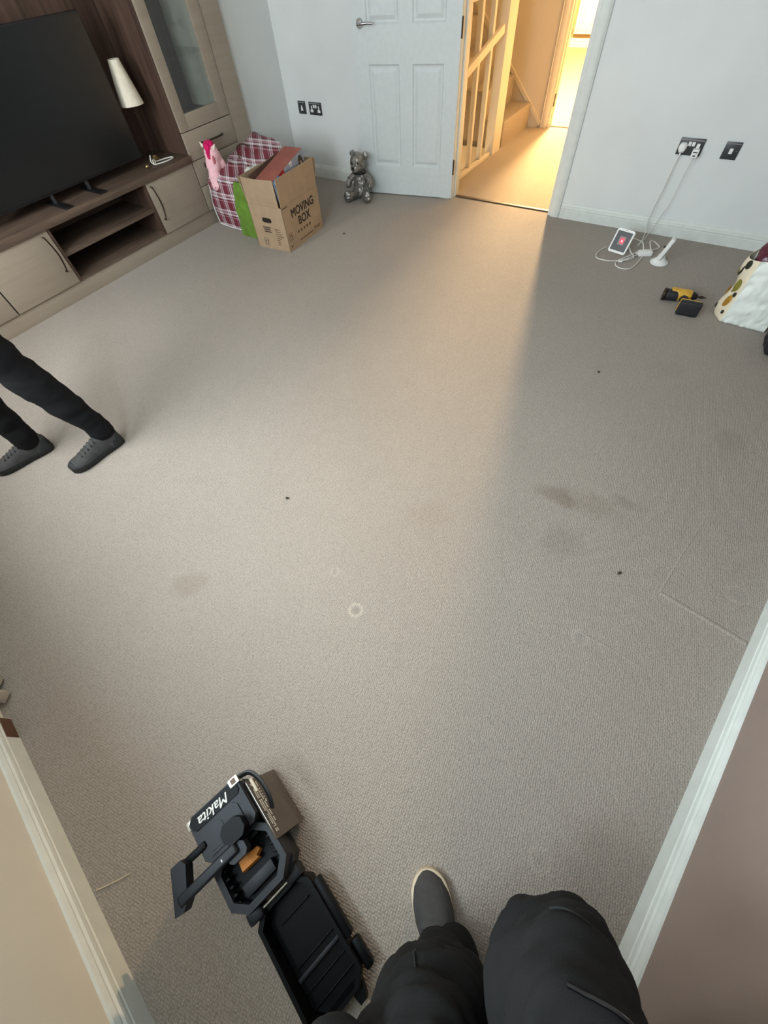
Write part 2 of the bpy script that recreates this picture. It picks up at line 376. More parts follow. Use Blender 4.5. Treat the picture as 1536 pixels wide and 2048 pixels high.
w = MB(); w.box(-4.25, -1.935, FY, 4.10, 0, CEIL); w.box(-0.985, 1.7, FY, 4.10, 0, CEIL); w.box(-1.935, -0.985, FY, 4.10, 2.03, CEIL)
struct(w.build('wall_far', M_wall, smooth=False), 'cool white far wall with the doorway in it', 'wall')
w = MB(); w.box(-4.25, LX, 3.385, FY, 0, CEIL); w.box(-4.25, LX, -0.6, 0.085, 0, CEIL); w.box(-4.30, -4.12, 0.085, 3.385, 0, CEIL)
struct(w.build('wall_left', M_wall, smooth=False), 'white side wall around the fitted media unit', 'wall')
w = MB(); a, b = R0-RD*0.3, R1+RD*0.2
w.rings([[p + RN*d + Vector((0, 0, z)) for d, z in ((0, 0), (-0.12, 0), (-0.12, CEIL), (0, CEIL))] for p in (a, b)])
struct(w.build('wall_right', M_mauve, smooth=False), 'mauve taupe painted wall on the right', 'wall')
w = MB(); s0, s1, z0, z1 = WIN; q0, q1, qz, _ = WIN2
for x0, x1, za, zb in ((-0.1, q0, 0, CEIL), (q1, s0, 0, CEIL), (s1, 4.6, 0, CEIL), (s0, s1, 0, z0), (q0, q1, 0, qz), (q0, q1, z1, CEIL), (s0, s1, z1, CEIL)): w.box(x0, x1, -0.2, 0, za, zb, NWM)
struct(w.build('wall_near', M_cream, smooth=False), 'warm white wall beside the photographer', 'wall')
def make_window(name, wn, label):
    s0, s1, z0, z1 = wn; win = MB()
    for x0, x1, za, zb in ((s0, s1, z0, z0+.05), (s0, s1, z1-.05, z1), (s0, s0+.05, z0, z1), (s1-.05, s1, z0, z1), ((s0+s1)/2-.03, (s0+s1)/2+.03, z0, z1)): win.box(x0, x1, -0.18, -0.12, za, zb, NWM, .004)
    wo = struct(win.build(name, M_trim), label, 'window')
    g = MB(); g.box(s0+.04, s1-.04, -0.155, -0.149, z0+.04, z1-.04, NWM); g.build('pane', M_glass, wo)
    g = MB(); g.box(s0-.05, s1+.05, -0.02, 0.06, z0-.03, z0, NWM, .004); g.build('window_sill', M_trim, wo)
make_window('window_1', WIN, 'white framed window beside the media unit')
make_window('window_2', WIN2, 'white framed window behind the photographer')

PROF = [(0, 0), (0.018, 0), (0.018, 0.058), (0.0155, 0.061), (0.0155, 0.066), (0.018, 0.069), (0.0165, 0.078), (0.012, 0.083), (0.012, 0.087), (0.0085, 0.094), (0.006, 0.098), (0, 0.100)]
def skirt(name, p0, p1, n, label):
    s = MB(); s.sweep(PROF, p0, p1, n); struct(s.build(name, M_trim, angle=25), label, 'baseboard')
skirt('baseboard_far_right', (-0.915, FY, 0), (1.33, FY, 0), (0, -1, 0), 'white moulded skirting board right of the doorway')
skirt('baseboard_far_left', (LX, FY, 0), (-1.985, FY, 0), (0, -1, 0), 'white skirting board behind the moving box and open door')
skirt('baseboard_left', (LX, 3.386, 0), (LX, FY, 0), (1, 0, 0), 'short white skirting board between media unit and corner')
skirt('baseboard_right', R0, R1, RN, 'white moulded skirting board below the mauve wall')
skirt('baseboard_near', near(0), near(1.82), NW_N, 'cream-lit skirting board beside the black tool case')
s = MB(); s.box(1.73, 1.815, 0.0175, 0.0200, 0.004, 0.055, NWM, .012); s.build('chipped_patch', M_brown, bpy.data.objects['baseboard_near'])
# curtain at the window edge
pts = [(2.35-0.47*i/44, 0.040+0.014*math.sin(i*0.95)) for i in range(45)]
cu = MB(); cu.rings([[near(a, d, z) for a, d in pts] for z in (0.012, 0.6, 1.3, 2.2)], close=False, cap=False)
co_ = cu.build('curtain', mat('white_curtain_cloth', (226, 222, 210), .9)); md = co_.modifiers.new('thick', 'SOLIDIFY'); md.thickness = 0.004
tag(co_, 'white curtain hem touching the carpet at the end of the near skirting board', 'curtain')

# doorway: lining, stops, architraves, threshold
def trim(name, mb, label, m=None): return struct(mb.build(name, m or M_trim), label, 'trim')
t = MB(); t.box(-1.935, -1.905, FY, 4.10, 0, 2.03, bevel=.002); t.box(-1.905, -1.893, 4.005, 4.045, 0, 2.0, bevel=.002); trim('trim_1', t, 'door lining on the hinge side of the doorway')
t = MB(); t.box(-1.015, -0.985, FY, 4.10, 0, 2.03, bevel=.002); t.box(-1.027, -1.015, 4.005, 4.045, 0, 2.0, bevel=.002); trim('trim_2', t, 'door lining on the latch side of the doorway')
t = MB(); t.box(-1.935, -0.985, FY, 4.10, 2.0, 2.03); trim('trim_3', t, 'door lining across the top of the doorway')
AP = [(0, 0), (0.012, 0), (0.016, .012), (0.016, .05), (0.013, .055), (0.018, .06), (0.012, .070), (0, .070)]
def archi(name, x, sgn, label, y=FY, ny=-1, m=None):
    t = MB(); t.rings([[Vector((x+sgn*w_, y+ny*d, z)) for d, w_ in AP] for z in (0, 2.06)]); trim(name, t, label, m)
archi('trim_4', -0.990, 1, 'grey-white architrave on the latch side of the doorway')
archi('trim_5', -1.930, -1, 'architrave behind the open door')
t = MB(); t.box(-2.0, -0.92, FY-.018, FY, 2.0, 2.07); trim('trim_6', t, 'architrave above the doorway')
t = MB(); t.rings([[Vector((x, 4.03+d, z)) for d, z in ((-.022, 0), (-.014, .007), (.014, .007), (.022, 0))] for x in (-1.905, -1.015)])
trim('trim_7', t, 'brown metal threshold strip between the two carpets', M_strip)

# the open panel door
def make_door():
    a = math.radians(11.0); W_, H_, TH = 0.838, 1.981, 0.038
    dr = bpy.data.objects.new('door_1', None); C.objects.link(dr); dr.location = (-1.905, 3.944, 0.008)
    dr.rotation_euler = (0, 0, math.pi + a); struct(dr, 'white six-panel door swung open against the far wall', 'door')
    # local: +x away from hinge, +y towards the room (face seen), slab y in [-TH, 0]
    pans = [(0.115, 0.365, 0.205, 0.82), (0.472, 0.728, 0.205, 0.82), (0.115, 0.365, 1.015, 1.53), (0.472, 0.728, 1.015, 1.53), (0.115, 0.365, 1.63, 1.86), (0.472, 0.728, 1.63, 1.86)]
    f = MB(); xs = [0, .115, .365, .472, .728, W_]; zs = [0, .205, .82, 1.015, 1.53, 1.63, 1.86, H_]
    for i in range(len(xs)-1):
        for j in range(len(zs)-1):
            hole = any(abs(xs[i]-p[0]) < 1e-4 and abs(zs[j]-p[2]) < 1e-4 for p in pans)
            if hole: f.box(xs[i], xs[i+1], -TH+.012, -0.012, zs[j], zs[j+1])
            else: f.box(xs[i], xs[i+1], -TH, 0, zs[j], zs[j+1])
    bmesh.ops.remove_doubles(f.bm, verts=f.bm.verts[:], dist=1e-5)
    f.build('door_slab', M_door, dr, smooth=False)
    for x0, x1, za, zb in pans:
        p = MB()
        def rc(m_, y): return [Vector((x0+m_, y, za+m_)), Vector((x1-m_, y, za+m_)), Vector((x1-m_, y, zb-m_)), Vector((x0+m_, y, zb-m_))]
        p.rings([rc(0, 0.0002), rc(.010, -.0085), rc(.020, -.010), rc(.040, -.0025), rc(.045, -.0018)], cap=False)
        vs = p.bm.verts[:]; p.bm.faces.new(vs[-4:])
        p.build('panel', M_door, dr, smooth=False)
    h = MB(); h.lathe([(0.0, .012), (.026, .012), (.027, .006), (.027, 0)], 24, T(.778, 0, 1.025) @ RX(-math.pi/2))
    hd = h.build('door_handle', M_chrome, dr)
    l = MB(); l.cyl((.778, .008, 1.025), (.778, .05, 1.025), .009); l.tube([(.778, .05, 1.025), (.74, .052, 1.027), (.70, .05, 1.029), (.66, .046, 1.027)], [.010, .009, .008, .007], 10, 3); l.build('lever', M_chrome, hd)
    for z in (.22, .99, 1.76):
        g = MB(); g.cyl((-.006, 0.004, z-.05), (-.006, 0.004, z+.05), .006, seg=10); g.box(-.002, 0.0005, -.034, 0, z-.05, z+.05); g.build('hinge', M_darkmetal, dr)
make_door()

# ------------------------------------------------------------------ hall and stairs beyond the doorway
hf = MB(); hf.box(-2.07, -0.85, 4.03, 6.16, -0.05, 0.001)
struct(hf.build('floor_hall', M_hallcarpet, smooth=False), 'warm lit pale carpet on the hall floor', 'floor')
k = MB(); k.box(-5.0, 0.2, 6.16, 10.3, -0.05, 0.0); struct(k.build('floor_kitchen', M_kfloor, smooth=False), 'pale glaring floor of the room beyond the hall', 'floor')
w = MB(); w.box(-3.2, -1.82, 6.10, 6.22, -0.2, CEIL); w.box(-0.98, -0.7, 6.10, 6.22, 0, CEIL); w.box(-1.82, -0.98, 6.10, 6.22, 2.03, CEIL)
struct(w.build('wall_hall_far', M_hallwall, smooth=False), 'warm cream hall wall beside the staircase', 'wall')
w = MB(); w.box(-0.87, -0.75, 4.10, 6.10, 0, CEIL); struct(w.build('wall_hall_right', M_hallwall, smooth=False), 'cream hall wall hidden behind the doorway edge', 'wall')
w = MB(); w.box(-3.2, -3.1, 4.10, 6.10, -2.6, CEIL); w.box(-3.1, -2.07, 4.10, 4.12, -2.6, -0.05); w.box(-3.1, -2.07, 5.27, 5.29, -2.6, 0.0); w.box(-2.09, -2.07, 4.10, 5.28, -2.6, -0.05)
struct(w.build('wall_stairwell', M_hallwall, smooth=False), 'cream wall of the stairwell seen through the banister', 'wall')
w = MB(); w.box(-3.2, -2.0, 4.1, 5.3, -2.65, -2.6); struct(w.build('floor_lower', M_hallcarpet, smooth=False), 'lit lower floor at the foot of the stairwell', 'floor')
w = MB(); w.box(-3.2, -0.7, 4.0, 6.2, CEIL, CEIL+.05); w.box(-5, .2, 6.2, 10.4, CEIL, CEIL+.05); struct(w.build('ceiling_hall', M_ceiling, smooth=False), 'ceiling over hall and the room beyond', 'ceiling')
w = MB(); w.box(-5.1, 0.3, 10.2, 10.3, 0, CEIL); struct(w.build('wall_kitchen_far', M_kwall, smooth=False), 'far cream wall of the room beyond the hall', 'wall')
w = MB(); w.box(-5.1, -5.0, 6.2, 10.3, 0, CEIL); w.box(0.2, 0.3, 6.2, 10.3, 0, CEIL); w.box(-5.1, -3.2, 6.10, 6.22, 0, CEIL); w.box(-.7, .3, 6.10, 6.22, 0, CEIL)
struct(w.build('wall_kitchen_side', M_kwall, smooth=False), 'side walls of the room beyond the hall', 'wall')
s = MB(); s.sweep(PROF, (-4.9, 10.2, 0), (0.1, 10.2, 0), (0, -1, 0)); struct(s.build('baseboard_kitchen', M_halltrim), 'cream skirting in the room beyond the hall', 'baseboard')
# hall inner door frame
t = MB(); t.box(-1.82, -1.79, 6.10, 6.22, 0, 2.03, bevel=.002); t.box(-1.79, -1.778, 6.14, 6.18, 0, 2.0, bevel=.002); trim('trim_8', t, 'cream door lining at the far end of the hall', M_halltrim)
archi('trim_9', -1.815, -1, 'cream architrave at the far end of the hall', 6.10, -1, M_halltrim)
t = MB(); t.box(-1.79, -1.0, 6.145, 6.175, 0.0, 0.006); trim('trim_10', t, 'thin threshold strip at the far end of the hall', M_strip)
for z in (.22, .99):
    g = MB(); g.box(-1.7885, -1.784, 6.115, 6.138, z-.05, z+.05); g.build('hinge', M_darkmetal, bpy.data.objects['trim_8'])
# string board up the wall, and the stairs
s = MB()
s.prism([(-1.89, 0.02), (-1.93, .0), (-2.10, .0), (-3.10, 1.0), (-3.10, 1.20), (-2.42, .55), (-1.89, .06)], 0, .02, Matrix(((1, 0, 0, 0), (0, 0, -1, 6.10), (0, 1, 0, 0), (0, 0, 0, 1))))
s.prism([(-1.88, .05), (-1.89, .02), (-2.42, .52), (-3.1, 1.17), (-3.1, 1.22), (-2.42, .57)], 0, .032, Matrix(((1, 0, 0, 0), (0, 0, -1, 6.10), (0, 1, 0, 0), (0, 0, 0, 1))))
trim('trim_11', s, 'cream stair string board rising along the hall wall', M_hallwall)
st = thing('staircase', 'carpeted stairs rising to the left in the hall', 'stairs', (-2.02, 5.66, 0))
for i in range(4):
    b = MB(); x1 = -.235*i; b.box(x1-.26, x1, -.34, .418, -.05, .205*(i+1), bevel=.028, seg=4); b.build('step', M_hallcarpet, st)
def post(name, label, cat, parts):
    o = thing(name, label, cat, (0, 0, 0)); return o
nw = thing('newel_post', 'square cream newel post at the foot of the hall stairs', 'newel post', (-2.06, 5.17, 0))
b = MB(); b.box(-.045, .045, -.09, .10, 0, 1.25, bevel=.004); b.build('post', M_halltrim, nw)
b = MB(); b.box(-.06, .06, -.105, .115, 1.25, 1.29, bevel=.01); b.build('cap', M_halltrim, nw)
bn = thing('banister', 'cream banister with square spindles around the stairwell', 'banister', (-2.06, 4.6, 0))
b = MB(); b.box(-.03, .03, -.50, .46, .002, .035, bevel=.004); b.build('base_rail', M_halltrim, bn)
b = MB(); b.box(-.035, .035, -.50, .46, 1.0+.06, 1.0+.12, bevel=.012); b.build('handrail', M_halltrim, bn)
b = MB(); b.box(.012, .046, -.40, .43, -.028, .028, T(0, 0, .765) @ RX(math.radians(12.4)), bevel=.006); b.build('sloping_rail', M_halltrim, bn)
for y in (-.42, -.22, 0.0, .245):
    b = MB(); b.box(-.0205, .0205, y-.0205, y+.0205, .035, 1.06, bevel=.004); b.build('spindle', M_halltrim, bn)
rd = thing('radiator', 'cream panel radiator low on the far kitchen wall', 'radiator', (-2.45, 10.15, 0))
b = MB(); b.box(-.42, .6, -.03, .02, .15, .75, bevel=.01); b.build('panel', M_radiator, rd)
for i in range(20):
    b = MB(); x = -.39+i*.05; b.box(x, x+.022, -.045, -.028, .19, .71, bevel=.006); b.build('rib', M_radiator, rd)
b = MB(); b.tube([(-.45, 0, .20), (-.47, 0, .16), (-.47, 0, 0.0)], .010, 8); b.build('pipe', M_chrome, rd)

# ------------------------------------------------------------------ fitted media unit along the left wall
def bw(mb, name, m, root, parent=None, smooth=True, angle=40):       # geometry given in world coordinates
    o = mb.build(name, m, parent or root, smooth, angle)
    mb_ = Matrix.LocRotScale(root.location, root.rotation_euler, None)
    o.data.transform(mb_.inverted()); return o
CX = -3.65; CB = -4.10; Y0, Y1, YS0, YS1 = 0.825, 2.645, 1.315, 2.160
def handle_v(root, par, y, z0, z1, x=CX):
    b = MB(); b.tube([(x+.002, y-.006, z1), (x+.026, y-.004, z1-.012), (x+.032, y+.008, (z0+z1)/2), (x+.026, y-.004, z0+.012), (x+.002, y-.006, z0)], [.006, .0065, .008, .0065, .006], 8, 5, flat=.7); return bw(b, 'handle', M_bronze, root, par)
def base_cab(y0, y1, hy, label):
    t = thing('base_cabinet', label, 'cabinet', (CX-.2, (y0+y1)/2, 0), 0, 'low cupboards of the media unit')
    b = MB(); b.box(CB+.02, CX-.022, y0+.001, y1-.001, .105, .442); bw(b, 'body', M_oakdark, t)
    d = MB(); d.box(CX-.02, CX, y0+.002, y1-.002, .105, .440, bevel=.0025); dd = bw(d, 'door', M_cab, t)
    handle_v(t, dd, hy, .20, .415)
base_cab(Y0, YS0, 1.272, 'pale low cupboard left of the open shelves, in the frame edge')
base_cab(YS1, Y1, 2.198, 'pale low cupboard right of the open shelves under the lamp')
t = thing('open_shelf_unit', 'dark wood open shelf unit with two compartments under the television', 'shelf unit', (CX-.2, 1.737, 0))
b = MB(); b.box(CB+.02, CB+.04, YS0, YS1, .105, .442); bw(b, 'back_board', M_oakdark_y, t)
for y in (YS0+.001, YS1-.019):
    b = MB(); b.box(CB+.04, CX-.002, y, y+.018, .105, .442); bw(b, 'side_board', M_oakdark, t)
b = MB(); b.box(CB+.04, CX-.004, YS0+.019, YS1-.019, .105, .125); bw(b, 'bottom_board', M_oakdark_y, t)
b = MB(); b.box(CB+.04, CX-.015, YS0+.019, YS1-.019, .262, .292, bevel=.001); bw(b, 'shelf', M_oakdark_y, t)
b = MB(); b.box(CB+.02, CX+.012, Y0, Y1, .443, .488, bevel=.002)
tag(b.build('worktop', M_oakdark_y), 'dark wood worktop under the television', 'worktop')
b = MB(); b.box(CB+.02, CX-.012, .09, 3.38, 0.0, .103, bevel=.001)
tag(b.build('plinth', M_cab), 'pale plinth board along the foot of the media unit', 'plinth')
b = MB(); b.box(CB-.015, CB+.015, .819, 2.651, .489, 2.3); tag(b.build('back_panel', M_oakdark), 'dark walnut back panel behind the television', 'panel')
def tower(y0, y1, label, glass):
    t = thing('tall_cabinet', label, 'cabinet', (CX-.2, (y0+y1)/2, 0), 0, 'tall towers of the media unit')
    for y, m in ((y0, M_oakdark), (y1-.018, M_inner)):
        b = MB(); b.box(CB+.02, CX-.022, y, y+.018, .105, 2.3); bw(b, 'side_panel', m, t)
    b = MB(); b.box(CB+.02, CB+.038, y0+.018, y1-.018, .105, 2.3); bw(b, 'back_board', M_oakdark, t)
    b = MB(); b.box(CB+.038, CX-.022, y0+.018, y1-.018, .61, .66); bw(b, 'bottom_board', M_oakdark_y, t)
    b = MB(); b.box(CB+.038, CX-.022, y0+.018, y1-.018, 2.28, 2.3); bw(b, 'top_board', M_oakdark_y, t)
    for za, zb, hz in ((.445, .615, .53), (.277, .440, None), (.105, .272, None)):
        d = MB(); d.box(CX-.02, CX, y0+.002, y1-.002, za, zb, bevel=.0025); dd = bw(d, 'drawer', M_cab, t)
        zc = hz or (za+zb)/2; yc = (y0+y1)/2
        h = MB(); h.tube([(CX+.002, yc-.115, zc), (CX+.025, yc-.10, zc), (CX+.03, yc, zc), (CX+.025, yc+.10, zc), (CX+.002, yc+.115, zc)], .006, 8, 4); bw(h, 'handle', M_bronze, t, dd)
    d = MB(); ya, yb, za, zb = y0+.002, y1-.002, .620, 2.298; g0, g1, gz0, gz1 = y0+.085, y1-.105, .712, 2.2
    d.box(CX-.02, CX, ya, g0, za, zb, bevel=.002); d.box(CX-.02, CX, g1, yb, za, zb, bevel=.002); d.box(CX-.02, CX, g0, g1, za, gz0, bevel=.002); d.box(CX-.02, CX, g0, g1, gz1, zb, bevel=.002)
    dd = bw(d, 'glass_door', M_cab, t)
    g = MB(); g.box(CX-.013, CX-.009, g0, g1, gz0, gz1); bw(g, 'pane', M_glass, t, dd)
    for z in (.985, 1.4, 1.8):
        g = MB(); g.box(CB+.04, CX-.03, y0+.02, y1-.02, z-.004, z+.004); bw(g, 'glass_shelf', M_glass, t)
    return t
tower(2.650, 3.190, 'tall pale cabinet with glass door behind the plaid bag', True)
tower(0.280, 0.820, 'tall pale cabinet left of the television, only its drawer corner showing', True)
b = MB(); b.box(CB+.05, CX-.004, 3.192, 3.384, .105, 2.3, bevel=.012, seg=4); tag(b.build('filler_panel', M_cab), 'pale filler panel between tall cabinet and corner', 'panel')
b = MB(); b.box(CB+.05, CX-.004, .086, .278, .105, 2.3, bevel=.012, seg=4); tag(b.build('filler_panel', M_cab), 'pale filler panel at the window end of the media unit', 'panel')
b = MB(); b.box(CB+.02, CX, Y0, Y1, 2.2, 2.3); tag(b.build('bridge_shelf', M_cab), 'pale bridging shelf high above the television', 'shelf')
# ornament in the glass cabinet
t = thing('glass_ornament', 'small faceted glass ornament on the bottom of the glass cabinet', 'ornament', (-3.86, 2.80, .661))
b = MB(); b.lathe([(.0, 0), (.035, 0), (.03, .012), (.008, .02), (.008, .05), (.0, .05)], 10); b.build('foot', M_chrome, t)
b = MB(); b.ell((0, 0, .075), (.03, .03, .035), u=6, v=5); b.build('crystal', M_chrome, t, smooth=False)

# television
t = thing('television', 'large dark flat television on the wooden worktop', 'television', (-3.82, 1.737, .489))
b = MB(); b.box(-.03, .012, -.60, .60, .055, .775, bevel=.006); b.box(-.055, -.03, -.35, .35, .1, .55, bevel=.01); b.build('casing', M_black, t)
b = MB(); b.box(.012, .0135, -.592, .592, .072, .767); b.build('screen', M_screen, t)
for y in (-.22, .06):
    b = MB(); b.box(-.10, .165, y, y+.06, 0, .008, bevel=.003); b.tube([(0, y+.03, .004), (-.008, y+.03, .07)], .016, 8); b.build('foot', M_black, t)
# table lamp
t = thing('table_lamp', 'slim table lamp with tapered cream shade beside the television', 'lamp', (-3.86, 2.47, .489))
b = MB(); b.lathe([(0, 0), (.042, 0), (.042, .006), (.026, .014), (.012, .03), (0.0, .03)]); b.build('base', M_gold, t)
b = MB(); b.lathe([(.006, .02), (.006, .34)], 10); b.build('stem', M_bronze, t)
b = MB(); b.lathe([(.086, .318), (.038, .545), (.036, .545), (.084, .318), (.086, .318)], 32); b.build('lamp_shade', M_shade, t)
b = MB(); b.ell((-3.745, 2.30, .502), (.014, .014, .013)); tag(b.build('brass_knob', M_gold), 'small round brass knob on the worktop by the white cord', 'knob')
b = MB(); pts = [(-3.80, 2.40, .54), (-3.80, 2.385, .505), (-3.775, 2.38, .495), (-3.755, 2.37, .497), (-3.765, 2.40, .50), (-3.79, 2.41, .51), (-3.77, 2.385, .515), (-3.745, 2.37, .497), (-3.735, 2.40, .494), (-3.715, 2.46, .494), (-3.72, 2.53, .494), (-3.745, 2.555, .494), (-3.775, 2.52, .494), (-3.785, 2.46, .495), (-3.775, 2.41, .50)]
b.tube(pts, .0042, 7, 5); tag(b.build('cord', M_cable), 'white cord knotted in a loose loop on the worktop', 'cord')

# ------------------------------------------------------------------ wall sockets
def faceplate(name, xc, wd, label, z=.459, parts=()):
    t = thing(name, label, 'socket', (xc, FY, z))
    b = MB(); b.box(-wd/2, wd/2, -.007, -.0005, 0, .086, bevel=.002); b.build('faceplate', M_plate, t)
    b = MB(); b.box(-wd/2+.004, wd/2-.004, -.0078, -.007, .074, .080); b.build('highlight_strip', M_chrome, t)
    return t
def outlet(t, x, z=.018):
    b = MB(); b.prism([(x-.016, z), (x+.016, z), (x+.016, z+.018), (x+.006, z+.018), (x+.006, z+.044), (x-.006, z+.044), (x-.006, z+.018), (x-.016, z+.018)], .007, .0085, Matrix(((1, 0, 0, 0), (0, 0, -1, 0), (0, 1, 0, 0), (0, 0, 0, 1)))); b.build('insert', M_white, t)
def switch(t, x):
    b = MB(); b.box(x-.009, x+.009, -.011, -.007, .047, .069, bevel=.002); b.build('switch', M_white, t)
t = faceplate('wall_socket', -3.513, .088, 'small dark aerial socket nearest the left corner', .466)
b = MB(); b.prism([(-.013, .022), (.013, .022), (.011, .036), (.004, .058), (-.004, .058), (-.011, .036)], .007, .009, Matrix(((1, 0, 0, 0), (0, 0, -1, 0), (0, 1, 0, 0), (0, 0, 0, 1)))); b.build('insert', M_white, t)
t = faceplate('wall_socket', -3.353, .146, 'dark double socket left of the open door', .466); outlet(t, -.04); outlet(t, .042); switch(t, -.012); switch(t, .012)
t = faceplate('wall_socket', -.193, .146, 'dark double socket with two plugs right of the doorway'); outlet(t, -.042); outlet(t, .042); switch(t, -.010); switch(t, .012)
t = faceplate('wall_socket', .042, .088, 'small dark phone socket right of the double socket')
b = MB(); b.box(-.010, .010, -.010, -.007, .028, .055, bevel=.002); b.build('insert', M_white, t)
b = MB(); b.ell((.030, -.0075, .042), (.003, .002, .003), u=8, v=6); b.build('screw', M_chrome, t)
t = thing('plug', 'rounded white mains plug in the left of the double socket', 'plug', (-.236, FY-.0085, .477), 0, 'plugs in the double socket')
b = MB(); b.rings([[Vector((x*k, -d, z*k+.018)) for x, z in ((-.014, -.022), (.014, -.022), (.024, -.004), (.024, .016), (.014, .028), (-.014, .028), (-.024, .016), (-.024, -.004))] for d, k in ((0, 1), (.012, 1), (.024, .85), (.030, .55))]); b.build('body', M_white, t)
b = MB(); b.cyl((0, -.012, -.004), (0, -.012, -.022), .006, .004, 10); b.build('strain_relief', M_white, t)
t = thing('plug', 'blocky white adapter plug in the right of the double socket', 'plug', (-.150, FY-.0085, .462), 0, 'plugs in the double socket')
b = MB(); b.box(-.020, .020, -.042, 0, -.002, .040, bevel=.005); b.box(-.010, .010, -.022, 0, .04, .062, bevel=.004); b.build('body', M_white, t)
b = MB(); b.box(-.008, .008, -.0428, -.042, .006, .012); b.box(-.013, .013, -.0428, -.042, .024, .029); b.build('port', M_plate, t)

# ------------------------------------------------------------------ cables, displays on the floor
def cord(pts, r, label, group=None, m=None):
    b = MB(); b.tube(pts, r, 7, 6); return tag(b.build('cable', m or M_cable), label, 'cable', group)
cord([(-.236, FY-.020, .462), (-.242, FY-.026, .38), (-.246, FY-.030, .275), (-.254, FY-.036, .185), (-.256, FY-.050, .09), (-.236, FY-.10, .03), (-.232, FY-.16, .006), (-.240, FY-.25, .005)], .0032, 'white cable hanging from the left plug to the floor')
cord([(-.150, FY-.045, .466), (-.158, FY-.040, .37), (-.162, FY-.036, .28), (-.168, FY-.038, .20), (-.196, FY-.045, .10), (-.212, FY-.09, .03), (-.225, FY-.17, .006), (-.235, FY-.26, .005)], .0022, 'thin white cable hanging from the adapter plug')
cord([(-.435, 3.60, .004), (-.455, 3.54, .004), (-.465, 3.47, .004), (-.455, 3.42, .004), (-.42, 3.40, .004), (-.35, 3.405, .004), (-.28, 3.45, .005), (-.23, 3.52, .008), (-.19, 3.58, .014)], .0036, 'white cable looping out in front of the tilted display')
cord([(-.21, 3.62, .012), (-.25, 3.52, .010), (-.30, 3.44, .006), (-.31, 3.385, .004), (-.29, 3.345, .004), (-.24, 3.33, .004), (-.20, 3.36, .004), (-.18, 3.44, .006), (-.17, 3.53, .012)], .0036, 'white cable in a wide loop nearest the camera')
cord([(-.185, 3.60, .03), (-.21, 3.66, .045), (-.24, 3.70, .04), (-.285, 3.68, .05), (-.29, 3.62, .035), (-.26, 3.56, .02), (-.22, 3.50, .014), (-.26, 3.45, .008), (-.31, 3.42, .005)], .0034, 'white cable arching over the power brick')
cord([(-.14, 3.62, .03), (-.17, 3.69, .05), (-.15, 3.74, .035), (-.10, 3.73, .012), (-.12, 3.68, .010), (-.18, 3.63, .02)], .003, 'white cable curl behind the power brick')
t = thing('power_brick', 'white power brick in the tangle of cables', 'adapter', (-.165, 3.585, .001), .45)
b = MB(); b.box(-.045, .045, -.022, .022, 0, .030, bevel=.007); b.build('body', M_white, t)
b = MB(); b.cyl((-.045, 0, .015), (-.062, 0, .015), .006, .004, 10); b.build('strain_relief', M_cable, t)
t = thing('usb_plug', 'small white cable connector lying on the carpet before the power brick', 'connector', (-.285, 3.425, .001), .35)
b = MB(); b.box(-.018, .012, -.007, .007, 0, .010, bevel=.003); b.build('body', M_white, t); b = MB(); b.box(.012, .024, -.005, .005, .003, .007); b.build('tip', M_chrome, t)

t = thing('smart_display', 'tilted white framed display with a red icon on its screen', 'display', (-.350, 3.540, .0), math.radians(-14))
TL = RX(math.radians(-24))
def rr(w_, h_, r_, n=5):
    out = []
    for cx, cy, a0 in ((w_-r_, h_-r_, 0), (-w_+r_, h_-r_, 90), (-w_+r_, -h_+r_, 180), (w_-r_, -h_+r_, 270)):
        out += [(cx+r_*math.cos(math.radians(a0+90*i/n)), cy+r_*math.sin(math.radians(a0+90*i/n))) for i in range(n+1)]
    return out
XZ = Matrix(((1, 0, 0, 0), (0, 0, -1, 0), (0, 1, 0, .073), (0, 0, 0, 1)))
b = MB(); b.prism(rr(.064, .072, .014), -.008, .006, TL @ XZ); b.build('frame', M_white, t)
b = MB(); b.prism(rr(.054, .058, .005), .006, .0068, TL @ XZ); sc_ = b.build('screen', M_grey, t)
b = MB(); b.prism([(x, y+.004) for x, y in rr(.022, .026, .005)], .0069, .0072, TL @ XZ); b.build('icon_tile', M_iconbg, t, sc_) if False else b.build('icon_tile', M_iconbg, sc_)
b = MB(); b.prism([(x+.003, y+.004) for x, y in rr(.014, .016, .008)], .0073, .0076, TL @ XZ); b.build('icon', M_icon, sc_)
b = MB(); b.prism([(x+.003, y+.002) for x, y in rr(.004, .005, .003)], .0077, .008, TL @ XZ); b.build('icon_dot', M_iconw, sc_)
b = MB(); b.prism([(x, y+.066) for x, y in rr(.004, .002, .0015)], .006, .0068, TL @ XZ); b.build('camera_dot', M_plate, t)
b = MB(); b.tube([(0, .035, .085), (0, .075, .03), (0, .085, .006)], .010, 8, 3); b.box(-.04, .04, .05, .11, 0, .006, bevel=.002); b.build('stand', M_white, t)

t = thing('round_base_display', 'white display seen edge-on on a flared round base', 'display', (-.052, 3.525, 0), 0)
b = MB(); b.lathe([(0, 0), (.058, 0), (.058, .006), (.045, .014), (.028, .030), (.022, .050), (.0, .055)], 28); b.build('base', M_white, t)
S2 = T(-.010, -.012, .032) @ RY(math.radians(16))
b = MB(); b.box(-.013, .013, -.030, .030, -.005, .134, S2, bevel=.009, seg=3); b.build('slab', M_white, t)
b = MB(); b.cyl(S2 @ Vector((-.012, 0, .07)), S2 @ Vector((-.026, 0, .07)), .007); b.build('button', M_plate, t)
b = MB(); b.box(.0125, .0138, -.023, .023, .006, .122, S2); b.build('screen', M_grey, t)

